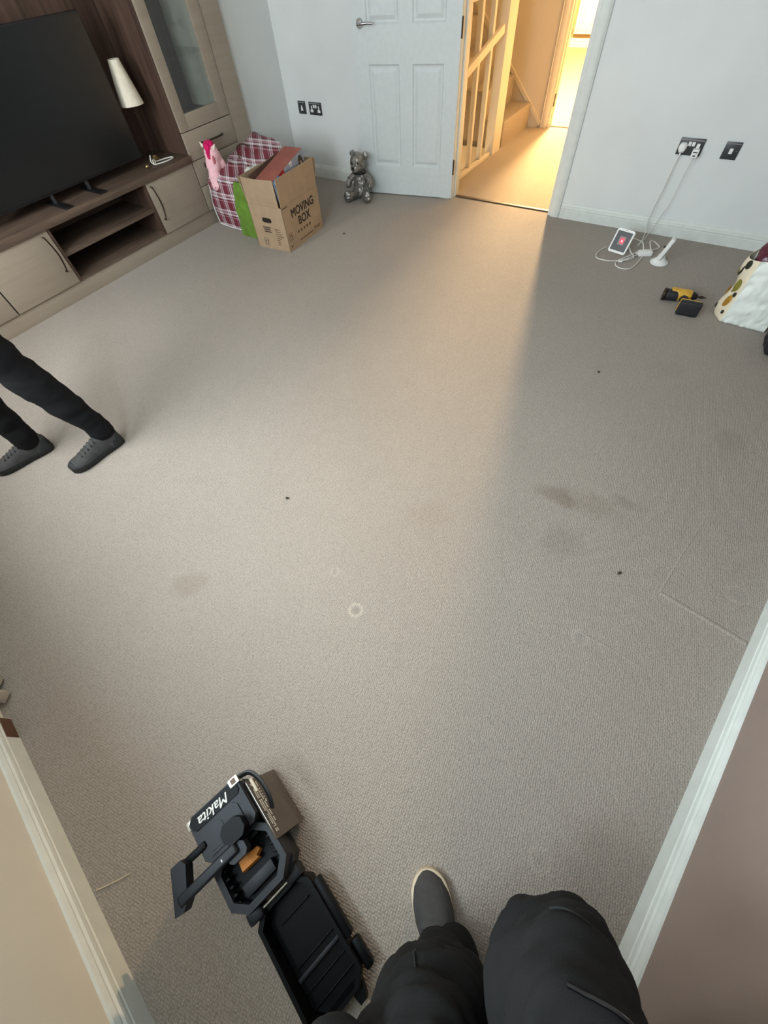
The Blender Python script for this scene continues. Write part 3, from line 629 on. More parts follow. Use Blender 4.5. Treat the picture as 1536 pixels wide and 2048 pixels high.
# ------------------------------------------------------------------ moving box and what is in it
BL, BF, BR = Vector((-2.951, 2.503, 0)), Vector((-2.626, 2.525, 0)), Vector((-2.576, 3.008, 0))
bx = (BF-BL).normalized(); by = Vector((-bx.y, bx.x, 0)); BWD, BDP = 0.326, 0.484
t = thing('moving_box', 'open brown cardboard moving box standing before the plaid bag', 'box', tuple(BL), math.atan2(bx.y, bx.x))
sl = -0.03
th = .005
def wallq(p, q, n, z0, z1, lean0=0, lean1=0, bow=0.0, inset=0.0):     # thin sheet from p to q
    p = Vector(p); q = Vector(q); n = Vector(n); b = MB(); N = 10; rows = 6
    def grid(off):
        return [[p + (q-p)*(i/N) + n*(off + lean0 + (lean1-lean0)*j/rows + bow*math.sin(math.pi*i/N)*j/rows) + Vector((0, 0, z0+(z1-z0)*j/rows)) for i in range(N+1)] for j in range(rows+1)]
    A, B = grid(0), grid(-th)
    b.rings([A[j]+B[j][::-1] for j in range(rows+1)]); return b
b = wallq((0, 0, 0), (BWD, 0, 0), (0, -1, 0), 0, .30); fr = b.build('front_wall', M_card, t)
b = wallq((BWD, 0, 0), (BWD, BDP, 0), (1, 0, 0), 0, .30); sd = b.build('side_wall', M_card, t)
b = wallq((0, BDP, 0), (0, 0, 0), (-1, 0, 0), 0, .30); b.build('side_wall', M_card, t)
b = wallq((BWD, BDP, 0), (0, BDP, 0), (0, 1, 0), 0, .30); b.build('back_wall', M_card, t)
b = MB(); b.box(.006, BWD-.006, .006, BDP-.006, .001, .006); b.build('bottom', M_card, t)
b = wallq((.004, 0, 0), (BWD-.022, 0, 0), (0, -1, 0), .301, .470, 0, .004, .018); b.build('flap', M_card, t)
b = wallq((BWD, .006, 0), (BWD, BDP-.004, 0), (1, 0, 0), .301, .475, 0, .004, .004); b.build('flap', M_card, t)
b = wallq((0, BDP-.004, 0), (0, .004, 0), (-1, 0, 0), .301, .462, 0, .03, .0); b.build('flap', M_card, t)
b = wallq((BWD-.01, BDP, 0), (.01, BDP, 0), (0, 1, 0), .301, .455, 0, .05, .0); b.build('flap', M_card, t)
FRM = Matrix(((1, 0, 0, 0), (0, 0, -1, -.0008), (0, 1, 0, 0), (0, 0, 0, 1)))          # (x,z) on the front wall
SDM = Matrix(((0, 0, 1, BWD+.0008), (1, 0, 0, 0), (0, 1, 0, 0), (0, 0, 0, 1)))        # (y,z) on the side wall
b = MB(); b.prism(rr(.045, .016, .015), -.0006, .0006, FRM @ T(.155, .205, 0)); b.build('hand_hole', M_print, fr)
for i, (x, z, w_) in enumerate(((.135, .155, .075), (.135, .14, .07), (.14, .125, .07))):
    b = MB(); b.box(x-w_/2, x+w_/2, z-.0035, z+.0035, 0, .0004, FRM); b.build('print_line', M_print, fr)
for i in range(8):
    b = MB(); w_ = (.045, .05, .06, .075, .05, .03, .035, .03)[i]; z = .15-.0155*i; x0 = .215; b.box(x0, x0+w_, z-.0025, z+.0025, 0, .0004, FRM); b.build('print_line', M_printsoft, fr)
def arrows(M, par):
    b = MB()
    for dx in (-.010, .010):
        b.prism([(dx-.0022, 0), (dx+.0022, 0), (dx+.0022, .028), (dx+.006, .026), (dx, .038), (dx-.006, .026), (dx-.0022, .028)], 0, .0004, M)
    for q in ((-.024, .024, -.006, -.004), (-.024, .024, .045, .0465), (-.024, -.0225, -.006, .0465), (.0225, .024, -.006, .0465)): b.box(q[0], q[1], q[2], q[3], 0, .0003, M)
    b.build('up_arrows', M_print, par)
arrows(FRM @ T(.10, .028, 0), fr); arrows(SDM @ T(.045, .075, 0), sd)
text('lettering', 'MOVING', .078, SDM @ T(.255, .205, 0), M_print, sd, fat=.0014)
text('lettering', 'BOX', .078, SDM @ T(.255, .135, 0), M_print, sd, fat=.0014)
b = MB()
for i in range(5):
    x = .15+.04*i; b.lathe([(.0, 0), (.011, 0), (.011, .0004), (.0, .0004)], 6+i, SDM @ T(x, .095, 0))
b.build('icon_row', M_printsoft, sd)
b = MB(); b.box(.15, .34, .030, .036, 0, .0004, SDM); b.box(.36, .375, .035, .055, 0, .0004, SDM); b.box(.385, .45, .045, .050, 0, .0004, SDM); b.box(.385, .44, .035, .040, 0, .0004, SDM); b.build('print_line', M_printsoft, sd)
b = MB(); b.lathe([(.006, 0), (.012, 0), (.012, .0004), (.006, .0004), (.006, 0)], 3, SDM @ T(.035, .03, 0)); b.build('recycling_mark', M_print, sd)
b = MB(); b.box(.012, .075, .288, .293, 0, .0004, SDM); b.build('tape_line', M_print, sd)
# a printed toy box poking out
t = thing('toy_box', 'red and blue printed box poking out of the moving box', 'box', tuple(BL + bx*.215 + by*.235 + Vector((0, 0, .365))), math.atan2(bx.y, bx.x))
G = RX(math.radians(12))
gb = MB(); gb.box(-.065, .095, -.205, .195, 0, .145, G, bevel=.002); g0 = gb.build('carton', M_slate, t)
b = MB(); b.box(-.066, .096, -.206, .196, .1452, .1462, G); b.build('lid_print', M_redtop, t)
b = MB(); b.box(.0955, .0962, -.205, -.130, 0, .144, G); b.build('blue_print', M_sky, t)
b = MB(); b.box(.0955, .0966, -.130, -.060, 0, .144, G); rp = b.build('red_label', M_red, t)
b = MB(); 
for i, (y0, y1, z) in enumerate(((-.122, -.07, .122), (-.122, -.075, .107), (-.12, -.072, .085), (-.12, -.082, .072), (-.12, -.078, .058))): b.box(.0967, .0970, y0, y1, z-.0035, z+.0035, G)
b.build('white_lettering', M_ink, rp)
b = MB(); b.box(.0962, .0966, -.20, -.15, .118, .134, G); b.build('white_patch', M_ink, t)
b = MB(); b.prism([(.01, .144), (.02, .115), (.028, .144), (.036, .112), (.046, .144)], .0960, .0964, G @ Matrix(((0, 0, 1, 0), (1, 0, 0, 0), (0, 1, 0, 0), (0, 0, 0, 1)))); b.build('white_splash', M_ink, t)
b = MB(); b.prism([(.120, .0), (.118, .08), (.125, .115), (.140, .128), (.158, .124), (.170, .10), (.180, .04), (.182, 0)], .0958, .0963, G @ Matrix(((0, 0, 1, 0), (1, 0, 0, 0), (0, 1, 0, 0), (0, 0, 0, 1)))); b.build('printed_hair', M_hair, t)
b = MB(); b.prism([(.134, .02), (.132, .075), (.142, .098), (.154, .09), (.160, .06), (.156, .02)], .0963, .0967, G @ Matrix(((0, 0, 1, 0), (1, 0, 0, 0), (0, 1, 0, 0), (0, 0, 0, 1)))); b.build('printed_figure', mat('printed_skin_tone', (176, 140, 118), .5), t)
b = MB(); b.box(0, .008, -.20, .19, 0, .20, RX(math.radians(5)), bevel=.001)
o = tag(b.build('card_sheet', M_brown), 'dark brown card standing upright inside the moving box', 'card'); o.location = BL + bx*.085 + by*.24 + Vector((0, 0, .29)); o.rotation_euler = (0, math.radians(-8), math.atan2(bx.y, bx.x))

# ------------------------------------------------------------------ plaid bag, toy horse, green bag
def soft_bag(corners, heights, nz=10, n=8, bulge=.03, top=None, seed=0):
    # corners: base quad (ccw), heights at the four corners; returns MB with a crumpled closed shape
    b = MB(); rs = []
    for j in range(nz+1):
        tt = j/nz; ring = []
        for e in range(4):
            p, q = Vector(corners[e]), Vector(corners[(e+1) % 4]); hp, hq = heights[e], heights[(e+1) % 4]
            for i in range(n):
                u = i/n; c = p.lerp(q, u); h = hp+(hq-hp)*u
                ce = sum((Vector(k) for k in corners), Vector())/4
                out = Vector((c.x-ce.x, c.y-ce.y, 0))
                k = 1+bulge*math.sin(math.pi*tt)*4*u*(1-u)*3
                if top: k *= 1-(1-top)*tt**2
                P = ce + out*k + Vector((0, 0, h*tt)); P.z += ce.z*0
                nn = noise.noise(P*9+Vector((seed, 0, 0)))*.016+noise.noise(P*22+Vector((0, seed, 0)))*.008
                P += out.normalized()*nn + Vector((0, 0, .4*nn*tt)); P.z = max(P.z, .002)
                ring.append(P)
        rs.append(ring)
    # top: shrink to a crumpled centre
    last = rs[-1]; ce = sum(last, Vector())/len(last)
    for k in (.8, .5, .2): rs.append([ce+(p-ce)*k + Vector((0, 0, .02*math.sin(8*p.x+11*p.y))) for p in last])
    b.rings(rs); return b
t = thing('plaid_bag', 'maroon and white plaid laundry bag slumped against the media unit', 'bag', (-3.42, 2.95, 0))
b = soft_bag([(-3.60, 2.68, 0), (-3.27, 2.66, 0), (-3.14, 3.20, 0), (-3.50, 3.27, 0)], [.33, .36, .475, .50], bulge=.03, top=.97, seed=3)
bw(b, 'bag_body', M_plaid, t, angle=80)
b = MB(); b.tube([(-3.42, 2.96, .41), (-3.45, 2.98, .46), (-3.43, 3.02, .485), (-3.39, 3.05, .47), (-3.38, 3.06, .43)], .011, 8, 4, flat=.3); bw(b, 'strap', M_oakdark, t)
b = MB(); b.tube([(-3.60, 2.68, .02), (-3.61, 2.68, .12), (-3.60, 2.69, .22), (-3.59, 2.70, .33)], .005, 6, 4); b.tube([(-3.59, 2.672, .012), (-3.43, 2.655, .010), (-3.28, 2.65, .012)], .005, 6, 4); bw(b, 'white_piping', M_ink, t)

t = thing('toy_horse_head', 'pale pink plush horse head with hot pink mane hanging from the plaid bag', 'toy', (-3.49, 2.70, .27))
b = MB(); b.ell((-3.515, 2.765, .475), (.062, .060, .075)); b.ell((-3.505, 2.735, .415), (.060, .056, .07)); b.ell((-3.490, 2.705, .345), (.053, .050, .065)); b.ell((-3.478, 2.690, .298), (.052, .046, .040)); b.ell((-3.52, 2.80, .43), (.05, .045, .08)); b.cyl((-3.50, 2.80, .42), (-3.49, 2.82, .33), .045, .04)
hb = blob(b, 'head', M_pink, None, .007, 5); hb.data.transform(T(*(-t.location))); hb.parent = t
b = MB(); b.ell((-3.520, 2.765, .535), (.045, .04, .028)); b.ell((-3.500, 2.728, .520), (.025, .022, .035)); b.ell((-3.487, 2.705, .49), (.016, .015, .032))
hm = blob(b, 'mane', M_hot, None, .006, 3, .008, 60); hm.data.transform(T(*(-t.location))); hm.parent = t
b = MB(); b.ell((-3.458, 2.722, .450), (.008, .014, .034)); bw(b, 'cheek_patch', M_rose, t)
for sx in (-1, 1):
    b = MB(); c = Vector((-3.515+sx*.060, 2.752, .52)); b.cyl(c, c+Vector((sx*.026, 0, .028)), .013, .004, 10); bw(b, 'ear', M_ivory, t)
b = MB(); b.ell((-3.548, 2.694, .425), (.007, .010, .020), RY(.3)); bw(b, 'eye', M_eye, t)
b = MB(); b.ell((-3.498, 2.642, .302), (.004, .003, .005)); b.ell((-3.458, 2.644, .299), (.004, .003, .005)); bw(b, 'nostril', M_rose, t)

b = soft_bag([(-3.235, 2.60, 0), (-2.985, 2.59, 0), (-2.985, 2.93, 0), (-3.13, 2.95, 0)], [.37, .36, .34, .34], bulge=.01, top=.80, seed=9)
tag(b.build('green_bag', M_green, angle=80), 'crumpled green plastic bag wedged between plaid bag and moving box', 'bag')
b = MB(); b.ell((-3.08, 2.76, .408), (.065, .13, .022), RZ(.1)); 
o = blob(b, 'tissue_sheet', M_paper, None, .008, 2, .02, 22); tag(o, 'crumpled white tissue lying on top of the green bag', 'tissue')

# ------------------------------------------------------------------ silver teddy
t = thing('teddy_bear', 'shiny silver grey teddy bear sitting against the open door', 'toy', (-2.695, 3.665, 0), math.radians(14))
b = MB(); b.ell((0, .005, .105), (.068, .062, .105)); b.ell((0, 0, .06), (.075, .068, .06)); body = blob(b, 'body', M_silver, t, .009, 4, .007, 40)
b = MB(); b.ell((-.008, -.012, .264), (.070, .064, .075)); b.ell((-.016, -.060, .238), (.042, .038, .036)); hd = blob(b, 'head', M_silver, t, .008, 3, .005, 45)
for x, z in ((.060, .310), (-.058, .318)):
    b = MB(); b.ell((x, .008, z), (.027, .014, .028)); blob(b, 'ear', M_silver, t, .006, 2, .004, 60)
for x in (-.035, .022):
    b = MB(); b.ell((x-.006, -.072, .275), (.007, .005, .009)); b.build('eye', M_eye, t)
b = MB(); b.ell((-.022, -.099, .248), (.009, .005, .012)); b.build('nose', M_eye, t)
for sx in (-1, 1):
    b = MB(); b.tube([(sx*.05, 0, .175), (sx*.092, -.02, .145), (sx*.105, -.045, .11)], [.026, .028, .024], 10, 4); b.ell((sx*.105, -.045, .11), (.026, .026, .026)); blob(b, 'arm', M_silver, t, .007, 4, .006, 50)
    b = MB(); b.tube([(sx*.045, -.02, .045), (sx*.075, -.08, .04), (sx*.095, -.115, .045)], [.042, .040, .036], 10, 4); b.ell((sx*.097, -.118, .048), (.036, .024, .046)); blob(b, 'leg', M_silver, t, .007, 4, .006, 50)
b = MB(); b.tube([(.052*math.cos(a)-.004, .050*math.sin(a)-.008, .200) for a in [i*math.pi/8 for i in range(17)]], .009, 8); b.ell((.045, -.03, .205), (.028, .012, .014)); b.build('ribbon', M_ribbon, t)

# ------------------------------------------------------------------ drill lying on its side
t = thing('cordless_drill', 'yellow and black cordless drill lying on its side', 'drill', (.17, 3.02, 0), math.radians(8))
b = MB(); b.tube([(-.090, .048, .036), (-.02, .050, .036)], .033, 16); blob(b, 'motor_housing', M_toolblk, t, .005, 3)
b = MB(); b.tube([(-.030, .052, .045), (.02, .054, .044), (.05, .056, .042)], [.031, .034, .030], 16, 3); b.box(-.07, .0, .035, .085, .045, .072, bevel=.01); b.box(.01, .05, .02, .05, .03, .066, bevel=.01); blob(b, 'yellow_shell', M_yellow, t, .005, 3)
b = MB(); b.lathe([(0, 0), (.034, 0), (.036, .006), (.034, .014), (.02, .016), (0, .016)], 20, T(-.090, .048, .036) @ RY(-math.pi/2)); b.build('rear_cap', M_bronze, t)
b = MB(); b.lathe([(.026, 0), (.026, .012), (.020, .026), (.012, .038), (0, .038)], 18, T(.048, .056, .042) @ RY(math.pi/2)); b.build('chuck', M_black, t)
b = MB(); b.cyl((.084, .056, .042), (.100, .057, .042), .004); b.cyl((.100, .057, .042), (.118, .058, .042), .008, .008, 6); b.cyl((.118, .058, .042), (.134, .059, .042), .003); b.build('driver_bit', M_darkmetal, t)
b = MB(); b.tube([(.012, .03, .036), (.022, -.01, .036), (.045, -.05, .036)], [.024, .021, .024], 12, 4); blob(b, 'grip', M_toolblk, t, .005, 3)
b = MB(); b.cyl((.040, .012, .036), (.052, .008, .036), .010); b.build('trigger', M_orange, t)
b = MB(); b.box(-.010, .105, -.070, -.052, .002, .078, RZ(-.06), bevel=.008); b.build('yellow_collar', M_yellow, t)
b = MB(); b.box(-.008, .110, -.108, -.068, .001, .082, RZ(-.06), bevel=.012, seg=3); b.build('battery_pack', M_toolblk, t)

# ------------------------------------------------------------------ white shopping bag with olive print, and the black bag beside it
t = thing('shopping_bag', 'crinkled white shopping bag with olive print side', 'bag', (.52, 3.02, 0), math.radians(-4))
def sheet(fn, nu, nv, thick, name, m, root):
    b = MB(); A = [[Vector(fn(i/nu, j/nv, 0)) for i in range(nu+1)] for j in range(nv+1)]; B = [[Vector(fn(i/nu, j/nv, thick)) for i in range(nu+1)] for j in range(nv+1)]
    b.rings([A[j]+B[j][::-1] for j in range(nv+1)]); return b.build(name, m, root, angle=85)
def crk(u, v, k): return .010*noise.noise(Vector((u*5, v*6, k)))+.006*noise.noise(Vector((u*13, v*12, k+3)))+.012*math.sin(math.pi*u)*math.sin(math.pi*v)
sheet(lambda u, v, d: (-.098+.225*u, -.078-crk(u, v, 1)+d, .003+.335*v+.010*math.sin(3*u)*v-.010*u*v), 26, 30, .002, 'front_sheet', M_olivebag, t)
sheet(lambda u, v, d: (-.098-.030*u-.050*math.sin(math.pi*u)*(.75+.25*math.sin(9*v))+d, -.078+.155*u-.0*v, .003+(.335-.02*math.sin(math.pi*u))*v), 14, 26, .002, 'gusset', M_bagcream, t)
sheet(lambda u, v, d: (.127+.02*math.sin(math.pi*u)*math.sin(7*v)-d, -.078+.155*u, .003+.325*v), 14, 20, .002, 'gusset', M_bagcream, t)
sheet(lambda u, v, d: (-.128+.25*u, .077+crk(u, v, 7)-d, .003+.325*v), 20, 24, .002, 'back_sheet', M_olivebag, t)
b = MB(); b.box(-.094, .120, -.074, .073, .002, .006); b.build('base', M_bagcream, t)
for (yc, zc, ry, rz_, m_) in ((-.045, .20, .034, .045, M_olive), (-.050, .105, .030, .040, M_amber), (-.045, .300, .028, .024, M_leaf), (-.060, .150, .020, .014, M_leaf), (-.063, .050, .015, .012, M_leaf), (-.028, .165, .010, .022, M_leaf), (-.025, .26, .012, .03, M_leaf), (.02, .25, .03, .03, M_olive), (.03, .12, .03, .035, M_amber), (.0, .05, .02, .015, M_leaf)):
    u = (yc+.078)/.155; v = zc/.33; x = -.098-.030*u-.050*math.sin(math.pi*u)*(.75+.25*math.sin(9*v))-.0012
    b = MB(); b.ell((x, yc, zc), (.0040, ry*.62, rz_), RZ(math.atan2(.05*math.pi*math.cos(math.pi*u)/.155+.19, 1)) @ RX(.25), 16, 8); b.build('printed_olive', m_, t)
b = MB(); b.ell((.480, 3.032, .340), (.090, .070, .080)); b.ell((.585, 3.035, .375), (.08, .065, .075)); b.ell((.54, 3.02, .2), (.08, .05, .12))
tag(blob(b, 'folded_coat', M_maroon, None, .01, 4, .014, 18), 'glossy maroon coat stuffed into the white shopping bag', 'coat')
t = thing('black_holdall', 'black holdall at the frame edge beside the white shopping bag', 'bag', (.762, 2.790, 0))
b = MB(); b.ell((.0, .0, .085), (.13, .12, .09)); b.box(-.12, .14, -.10, .12, .004, .12, bevel=.04); blob(b, 'bag_body', M_toolblk, t, .012, 4, .012, 16)
b = MB(); b.tube([(-.115, -.07, .06), (-.125, -.02, .11), (-.10, .03, .155), (-.04, .06, .175)], .004, 6, 4); b.build('gold_zip', M_gold, t)

# ------------------------------------------------------------------ black tool case with its lid folded open
t = thing('tool_case', 'black plastic tool case with carry handle and lid folded open', 'tool case', (-.310, -.400, 0), math.atan2(-.27, .963))
def octo(x0, x1, y0, y1, c): return [(x0+c, y0), (x1-c, y0), (x1, y0+c), (x1, y1-c), (x1-c, y1), (x0+c, y1), (x0, y1-c), (x0, y0+c)]
b = MB(); b.rings([[Vector((x*k, y*k, z)) for x, y in octo(-.135, .135, -.085, .085, .022)] for z, k in ((0, .93), (.012, .97), (.06, .99), (.102, 1.0))]); bd = b.build('shell', M_case, t, angle=30)
b = MB(); b.rings([[Vector((x, y*k, z)) for x, y in octo(-.136, -.012, -.082, .082, .014)] for z, k in ((.10, 1), (.150, 1), (.166, .97), (.172, .93))]); b.build('raised_housing', M_case, t, angle=30)
b = MB(); b.prism(octo(-.132, -.096, -.072, .070, .008), .172, .176); st_ = b.build('brand_strip', M_casedk, t)
text('lettering', 'Makita', .034, T(-.122, -.004, .1765) @ RZ(-math.pi/2), M_ink, st_, shear=.35, fat=.0004)
b = MB(); b.prism(octo(-.090, -.022, -.070, .050, .012), .172, .1765); b.build('top_inset', M_case, t, angle=30)
b = MB(); b.prism(octo(-.084, -.030, -.060, .0, .010), .1765, .1785); b.build('top_ridge', M_case, t, angle=30)
O, I = octo(-.020, .137, -.087, .087, .034), octo(-.004, .120, -.070, .070, .028)
b = MB(); b.rings([[Vector((x, y, z)) for x, y in P] for P, z in ((O, .088), (O, .140), ([(x*.985+.001, y*.97) for x, y in O], .147), (I, .147), (I, .100), ([(x*.98, y*.98) for x, y in I], .100))], cap=False); b.build('compartment_rim', M_case, t, angle=30)
b = MB(); b.prism(I, .1015, .1035); b.build('compartment_floor', M_casedk, t)
for i in range(5):
    b = MB(); x = .018+.02*i; b.box(x, x+.007, -.071, -.058, .104, .138, bevel=.002); b.build('slot_rib', M_casedk, t)
for i in range(4):
    b = MB(); x = .03+.02*i; b.box(x, x+.007, .058, .071, .104, .136, bevel=.002); b.build('slot_rib', M_casedk, t)
b = MB(); b.box(.078, .108, -.045, .045, .104, .134, bevel=.004); b.build('inner_block', M_case, t)
b = MB(); b.box(.0, .012, -.05, .05, .104, .142, bevel=.003); b.build('inner_divider', M_casedk, t)
b = MB(); b.prism([(-.014, -.030), (.012, -.030), (.014, .020), (.006, .016), (.0, .030), (-.010, .026)], 0, .018, T(.046, .002, .112) @ RY(math.radians(-14))); b.build('orange_insert', M_orange, t)
b = MB(); b.prism(octo(-.026, .026, -.03, .03, .014), .172, .212, T(-.028, .022, 0)); b.build('handle_bracket', M_casedk, t, angle=30)
b = MB(); b.prism(octo(-.013, .022, -.032, .018, .008), .168, .200, T(.012, .012, 0)); b.build('handle_bracket', M_case, t, angle=30)
b = MB(); b.box(-.006, .020, -.150, .012, .193, .212, bevel=.006, seg=3); hn = b.build('carry_handle', M_case, t)
b = MB(); b.prism([(-.066, -.138), (.026, -.168), (.030, -.148), (.018, -.132), (-.05, -.104), (-.066, -.112)], .168, .208); b.build('hand_grip', M_case, hn, angle=30)
b = MB(); b.box(-.066, -.048, -.125, -.055, .165, .186, bevel=.006); b.build('side_arm', M_casedk, hn)
b = MB(); b.box(.004, .010, -.030, -.027, .212, .2126); b.build('glint_dot', M_ink, hn)
b = MB(); b.box(-.140, -.118, .052, .082, .150, .178, bevel=.003); b.build('steel_corner', M_steel, t)
b = MB(); b.box(-.136, -.122, .060, .074, .1782, .1786); b.build('corner_hole', M_darkmetal, t)
b = MB(); b.box(-.142, -.118, -.100, -.080, .110, .132, bevel=.003); b.build('steel_corner', M_steel, t)
b = MB(); b.tube([(-.130, .082, .165), (-.118, .112, .172), (-.080, .126, .172), (-.035, .124, .165), (-.008, .112, .150)], .0085, 8, 4, flat=.6); b.build('side_bail', M_black, t)
b = MB(); b.box(-.104, -.066, .100, .108, .158, .166, bevel=.002); b.build('bail_pad', M_foxing, t)
PS = T(0, .0835, .160) @ RX(math.radians(17)) 
b = MB(); b.box(-.110, .060, -.004, .0035, -.160, -.004, PS, bevel=.003); pl = b.build('side_plate', M_caseplate, t)
b = MB(); random.seed(2)
for row, (z, n) in enumerate(((.132, 34), (.124, 34), (.114, 28), (.106, 16))):
    for i in range(n):
        if random.random() < .18: continue
        x = -.098+.0042*i; b.box(x, x+.0028, .0035, .0039, z-.0022-.150, z+.0022-.150, PS)
b.build('small_print', M_ink, pl)
# lid
lid = octo(.150, .425, -.084, .084, .026); li = octo(.160, .415, -.072, .072, .024)
b = MB(); b.rings([[Vector((x, y, z)) for x, y in P] for P, z in (([(.29+(x-.29)*.96, y*.95) for x, y in lid], .001), (lid, .012), (lid, .062), ([(.29+(x-.29)*.99, y*.97) for x, y in lid], .066), (li, .066), ([(.29+(x-.29)*.97, y*.95) for x, y in li], .012))]); ld = b.build('lid', M_casedk, t, angle=30)
for x, h, wd in ((.205, .010, .045), (.300, .010, .06), (.318, .018, .064), (.352, .010, .064), (.385, .012, .064)):
    b = MB(); b.box(x, x+(.010 if h > .015 else .004), -wd, wd, .012, .012+h, bevel=.002); b.build('rib', M_casedk if x < .31 or x > .33 else M_case, ld)
b = MB(); b.box(.190, .34, .084, .104, .030, .064, bevel=.006); b.build('side_flange', M_casedk, ld)
b = MB(); b.box(.350, .420, .084, .108, .020, .050, bevel=.008); b.build('side_flange', M_casedk, ld)
for y in (-.058, .03):
    b = MB(); b.prism([(.420, y), (.452, y+.006), (.452, y+.026), (.420, y+.034)], .020, .045); b.build('latch', M_casedk, ld, angle=30)
for y in (-.072, .048):
    b = MB(); b.box(.128, .160, y-.012, y+.030, .030, .092, bevel=.008); b.build('hinge_lug', M_case, t)
b = MB(); b.cyl((.146, -.045, .074), (.146, .045, .074), .004); b.build('hinge_pin', M_steel, t)

# ------------------------------------------------------------------ shoes and people
def shoe_upper(b, L, Wd, z0, hs=1.0, grow=0.0, top=None):
    st = [(0.0, .26, .085), (.04, .34, .095), (.12, .39, .100), (.25, .40, .102), (.40, .39, .098), (.52, .42, .084), (.66, .47, .066), (.80, .46, .054), (.91, .36, .046), (.97, .22, .038), (1.0, .10, .028)]
    rs = []
    for k, hw, h in st:
        y = L*k; hw = hw*Wd+grow; h = h*hs; ring = []
        for i in range(17):
            a = math.pi*i/16; cx = math.cos(a); sx_ = math.sin(a)
            ring.append(Vector((hw*math.copysign(abs(cx)**.75, cx)*(1-.28*sx_*(1 if k < .55 else .5)), y, z0+(h-z0 if top is None else top-z0)*sx_**.8)))
        rs.append(ring)
    b.rings(rs); return b
def shoe(body, place, L, Wd, kind):
    M = place
    def fin(mb, name, m, par=None, angle=60):
        o = mb.build(name, m, par or body, angle=angle); o.data.transform(T(*(-body.location)) @ M); return o
    b = MB(); shoe_upper(b, L, Wd if kind == 'sneaker' else Wd*1.12, .022 if kind == 'sneaker' else .012); bv = BVHTree.FromBMesh(b.bm); up = fin(b, 'shoe', M_sneaker if kind == 'sneaker' else M_slip)
    def outline(k, dx=0.0, sc=1.0):
        st = [(-.012, .10), (.0, .22), (.03, .32), (.08, .375), (.14, .39), (.25, .40), (.40, .39), (.52, .42), (.66, .47), (.80, .465), (.88, .42), (.94, .33), (.98, .22), (1.0, .12), (1.01, .04)]
        pts = [(hw*Wd+k, L*q) for q, hw in st]
        return pts + [(-x, y) for x, y in pts[::-1]]
    if kind == 'sneaker':
        b = MB(); b.rings([[Vector((x*s_, y, z)) for x, y in outline(.006)] for z, s_ in ((.0, .9), (.008, 1), (.030, 1.0), (.034, .96))]); fin(b, 'sole', M_sole, up)
        b = MB(); rs = []
        st = [(-.004, .22, .06), (.04, .35, .075), (.12, .405, .07), (.2, .415, .05)]
        b2 = MB(); shoe_upper(b2, L*.30, Wd*1.03, .022, .86); fin(b2, 'heel_counter', M_sole, up)
        b = MB(); b.ell((0, L*.925, .020), (Wd*.385, L*.082, .026)); fin(b, 'toe_bumper', M_sole, up)
        for i in range(5):
            y = L*(.42+.075*i); z = .093-.0085*i-.004
            def hit(x): 
                h_ = bv.ray_cast(Vector((x, y, .3)), Vector((0, 0, -1)))[0]; return h_ if h_ else Vector((x, y, z))
            b = MB(); b.tube([hit(q_)+Vector((0, 0, .0015)) for q_ in (-.019, -.009, 0, .009, .019)], .0032, 6, 3); fin(b, 'lace', M_sneaker, up)
            b = MB(); b.ell(hit(.021), (.0055, .0055, .003), u=8, v=6); b.ell(hit(-.021), (.0055, .0055, .003), u=8, v=6); fin(b, 'eyelet', M_eye, up)
    else:
        b = MB(); b.rings([[Vector((x*s_, y, z)) for x, y in outline(.0045)] for z, s_ in ((.0, .98), (.004, 1), (.024, 1.0), (.026, .95))]); fin(b, 'sole', M_foxing, up)
    return up
def place_shoe(heel, toe_dir):
    d = Vector(toe_dir).normalized(); a = math.atan2(d.y, d.x)-math.pi/2; return T(*heel) @ RZ(a)
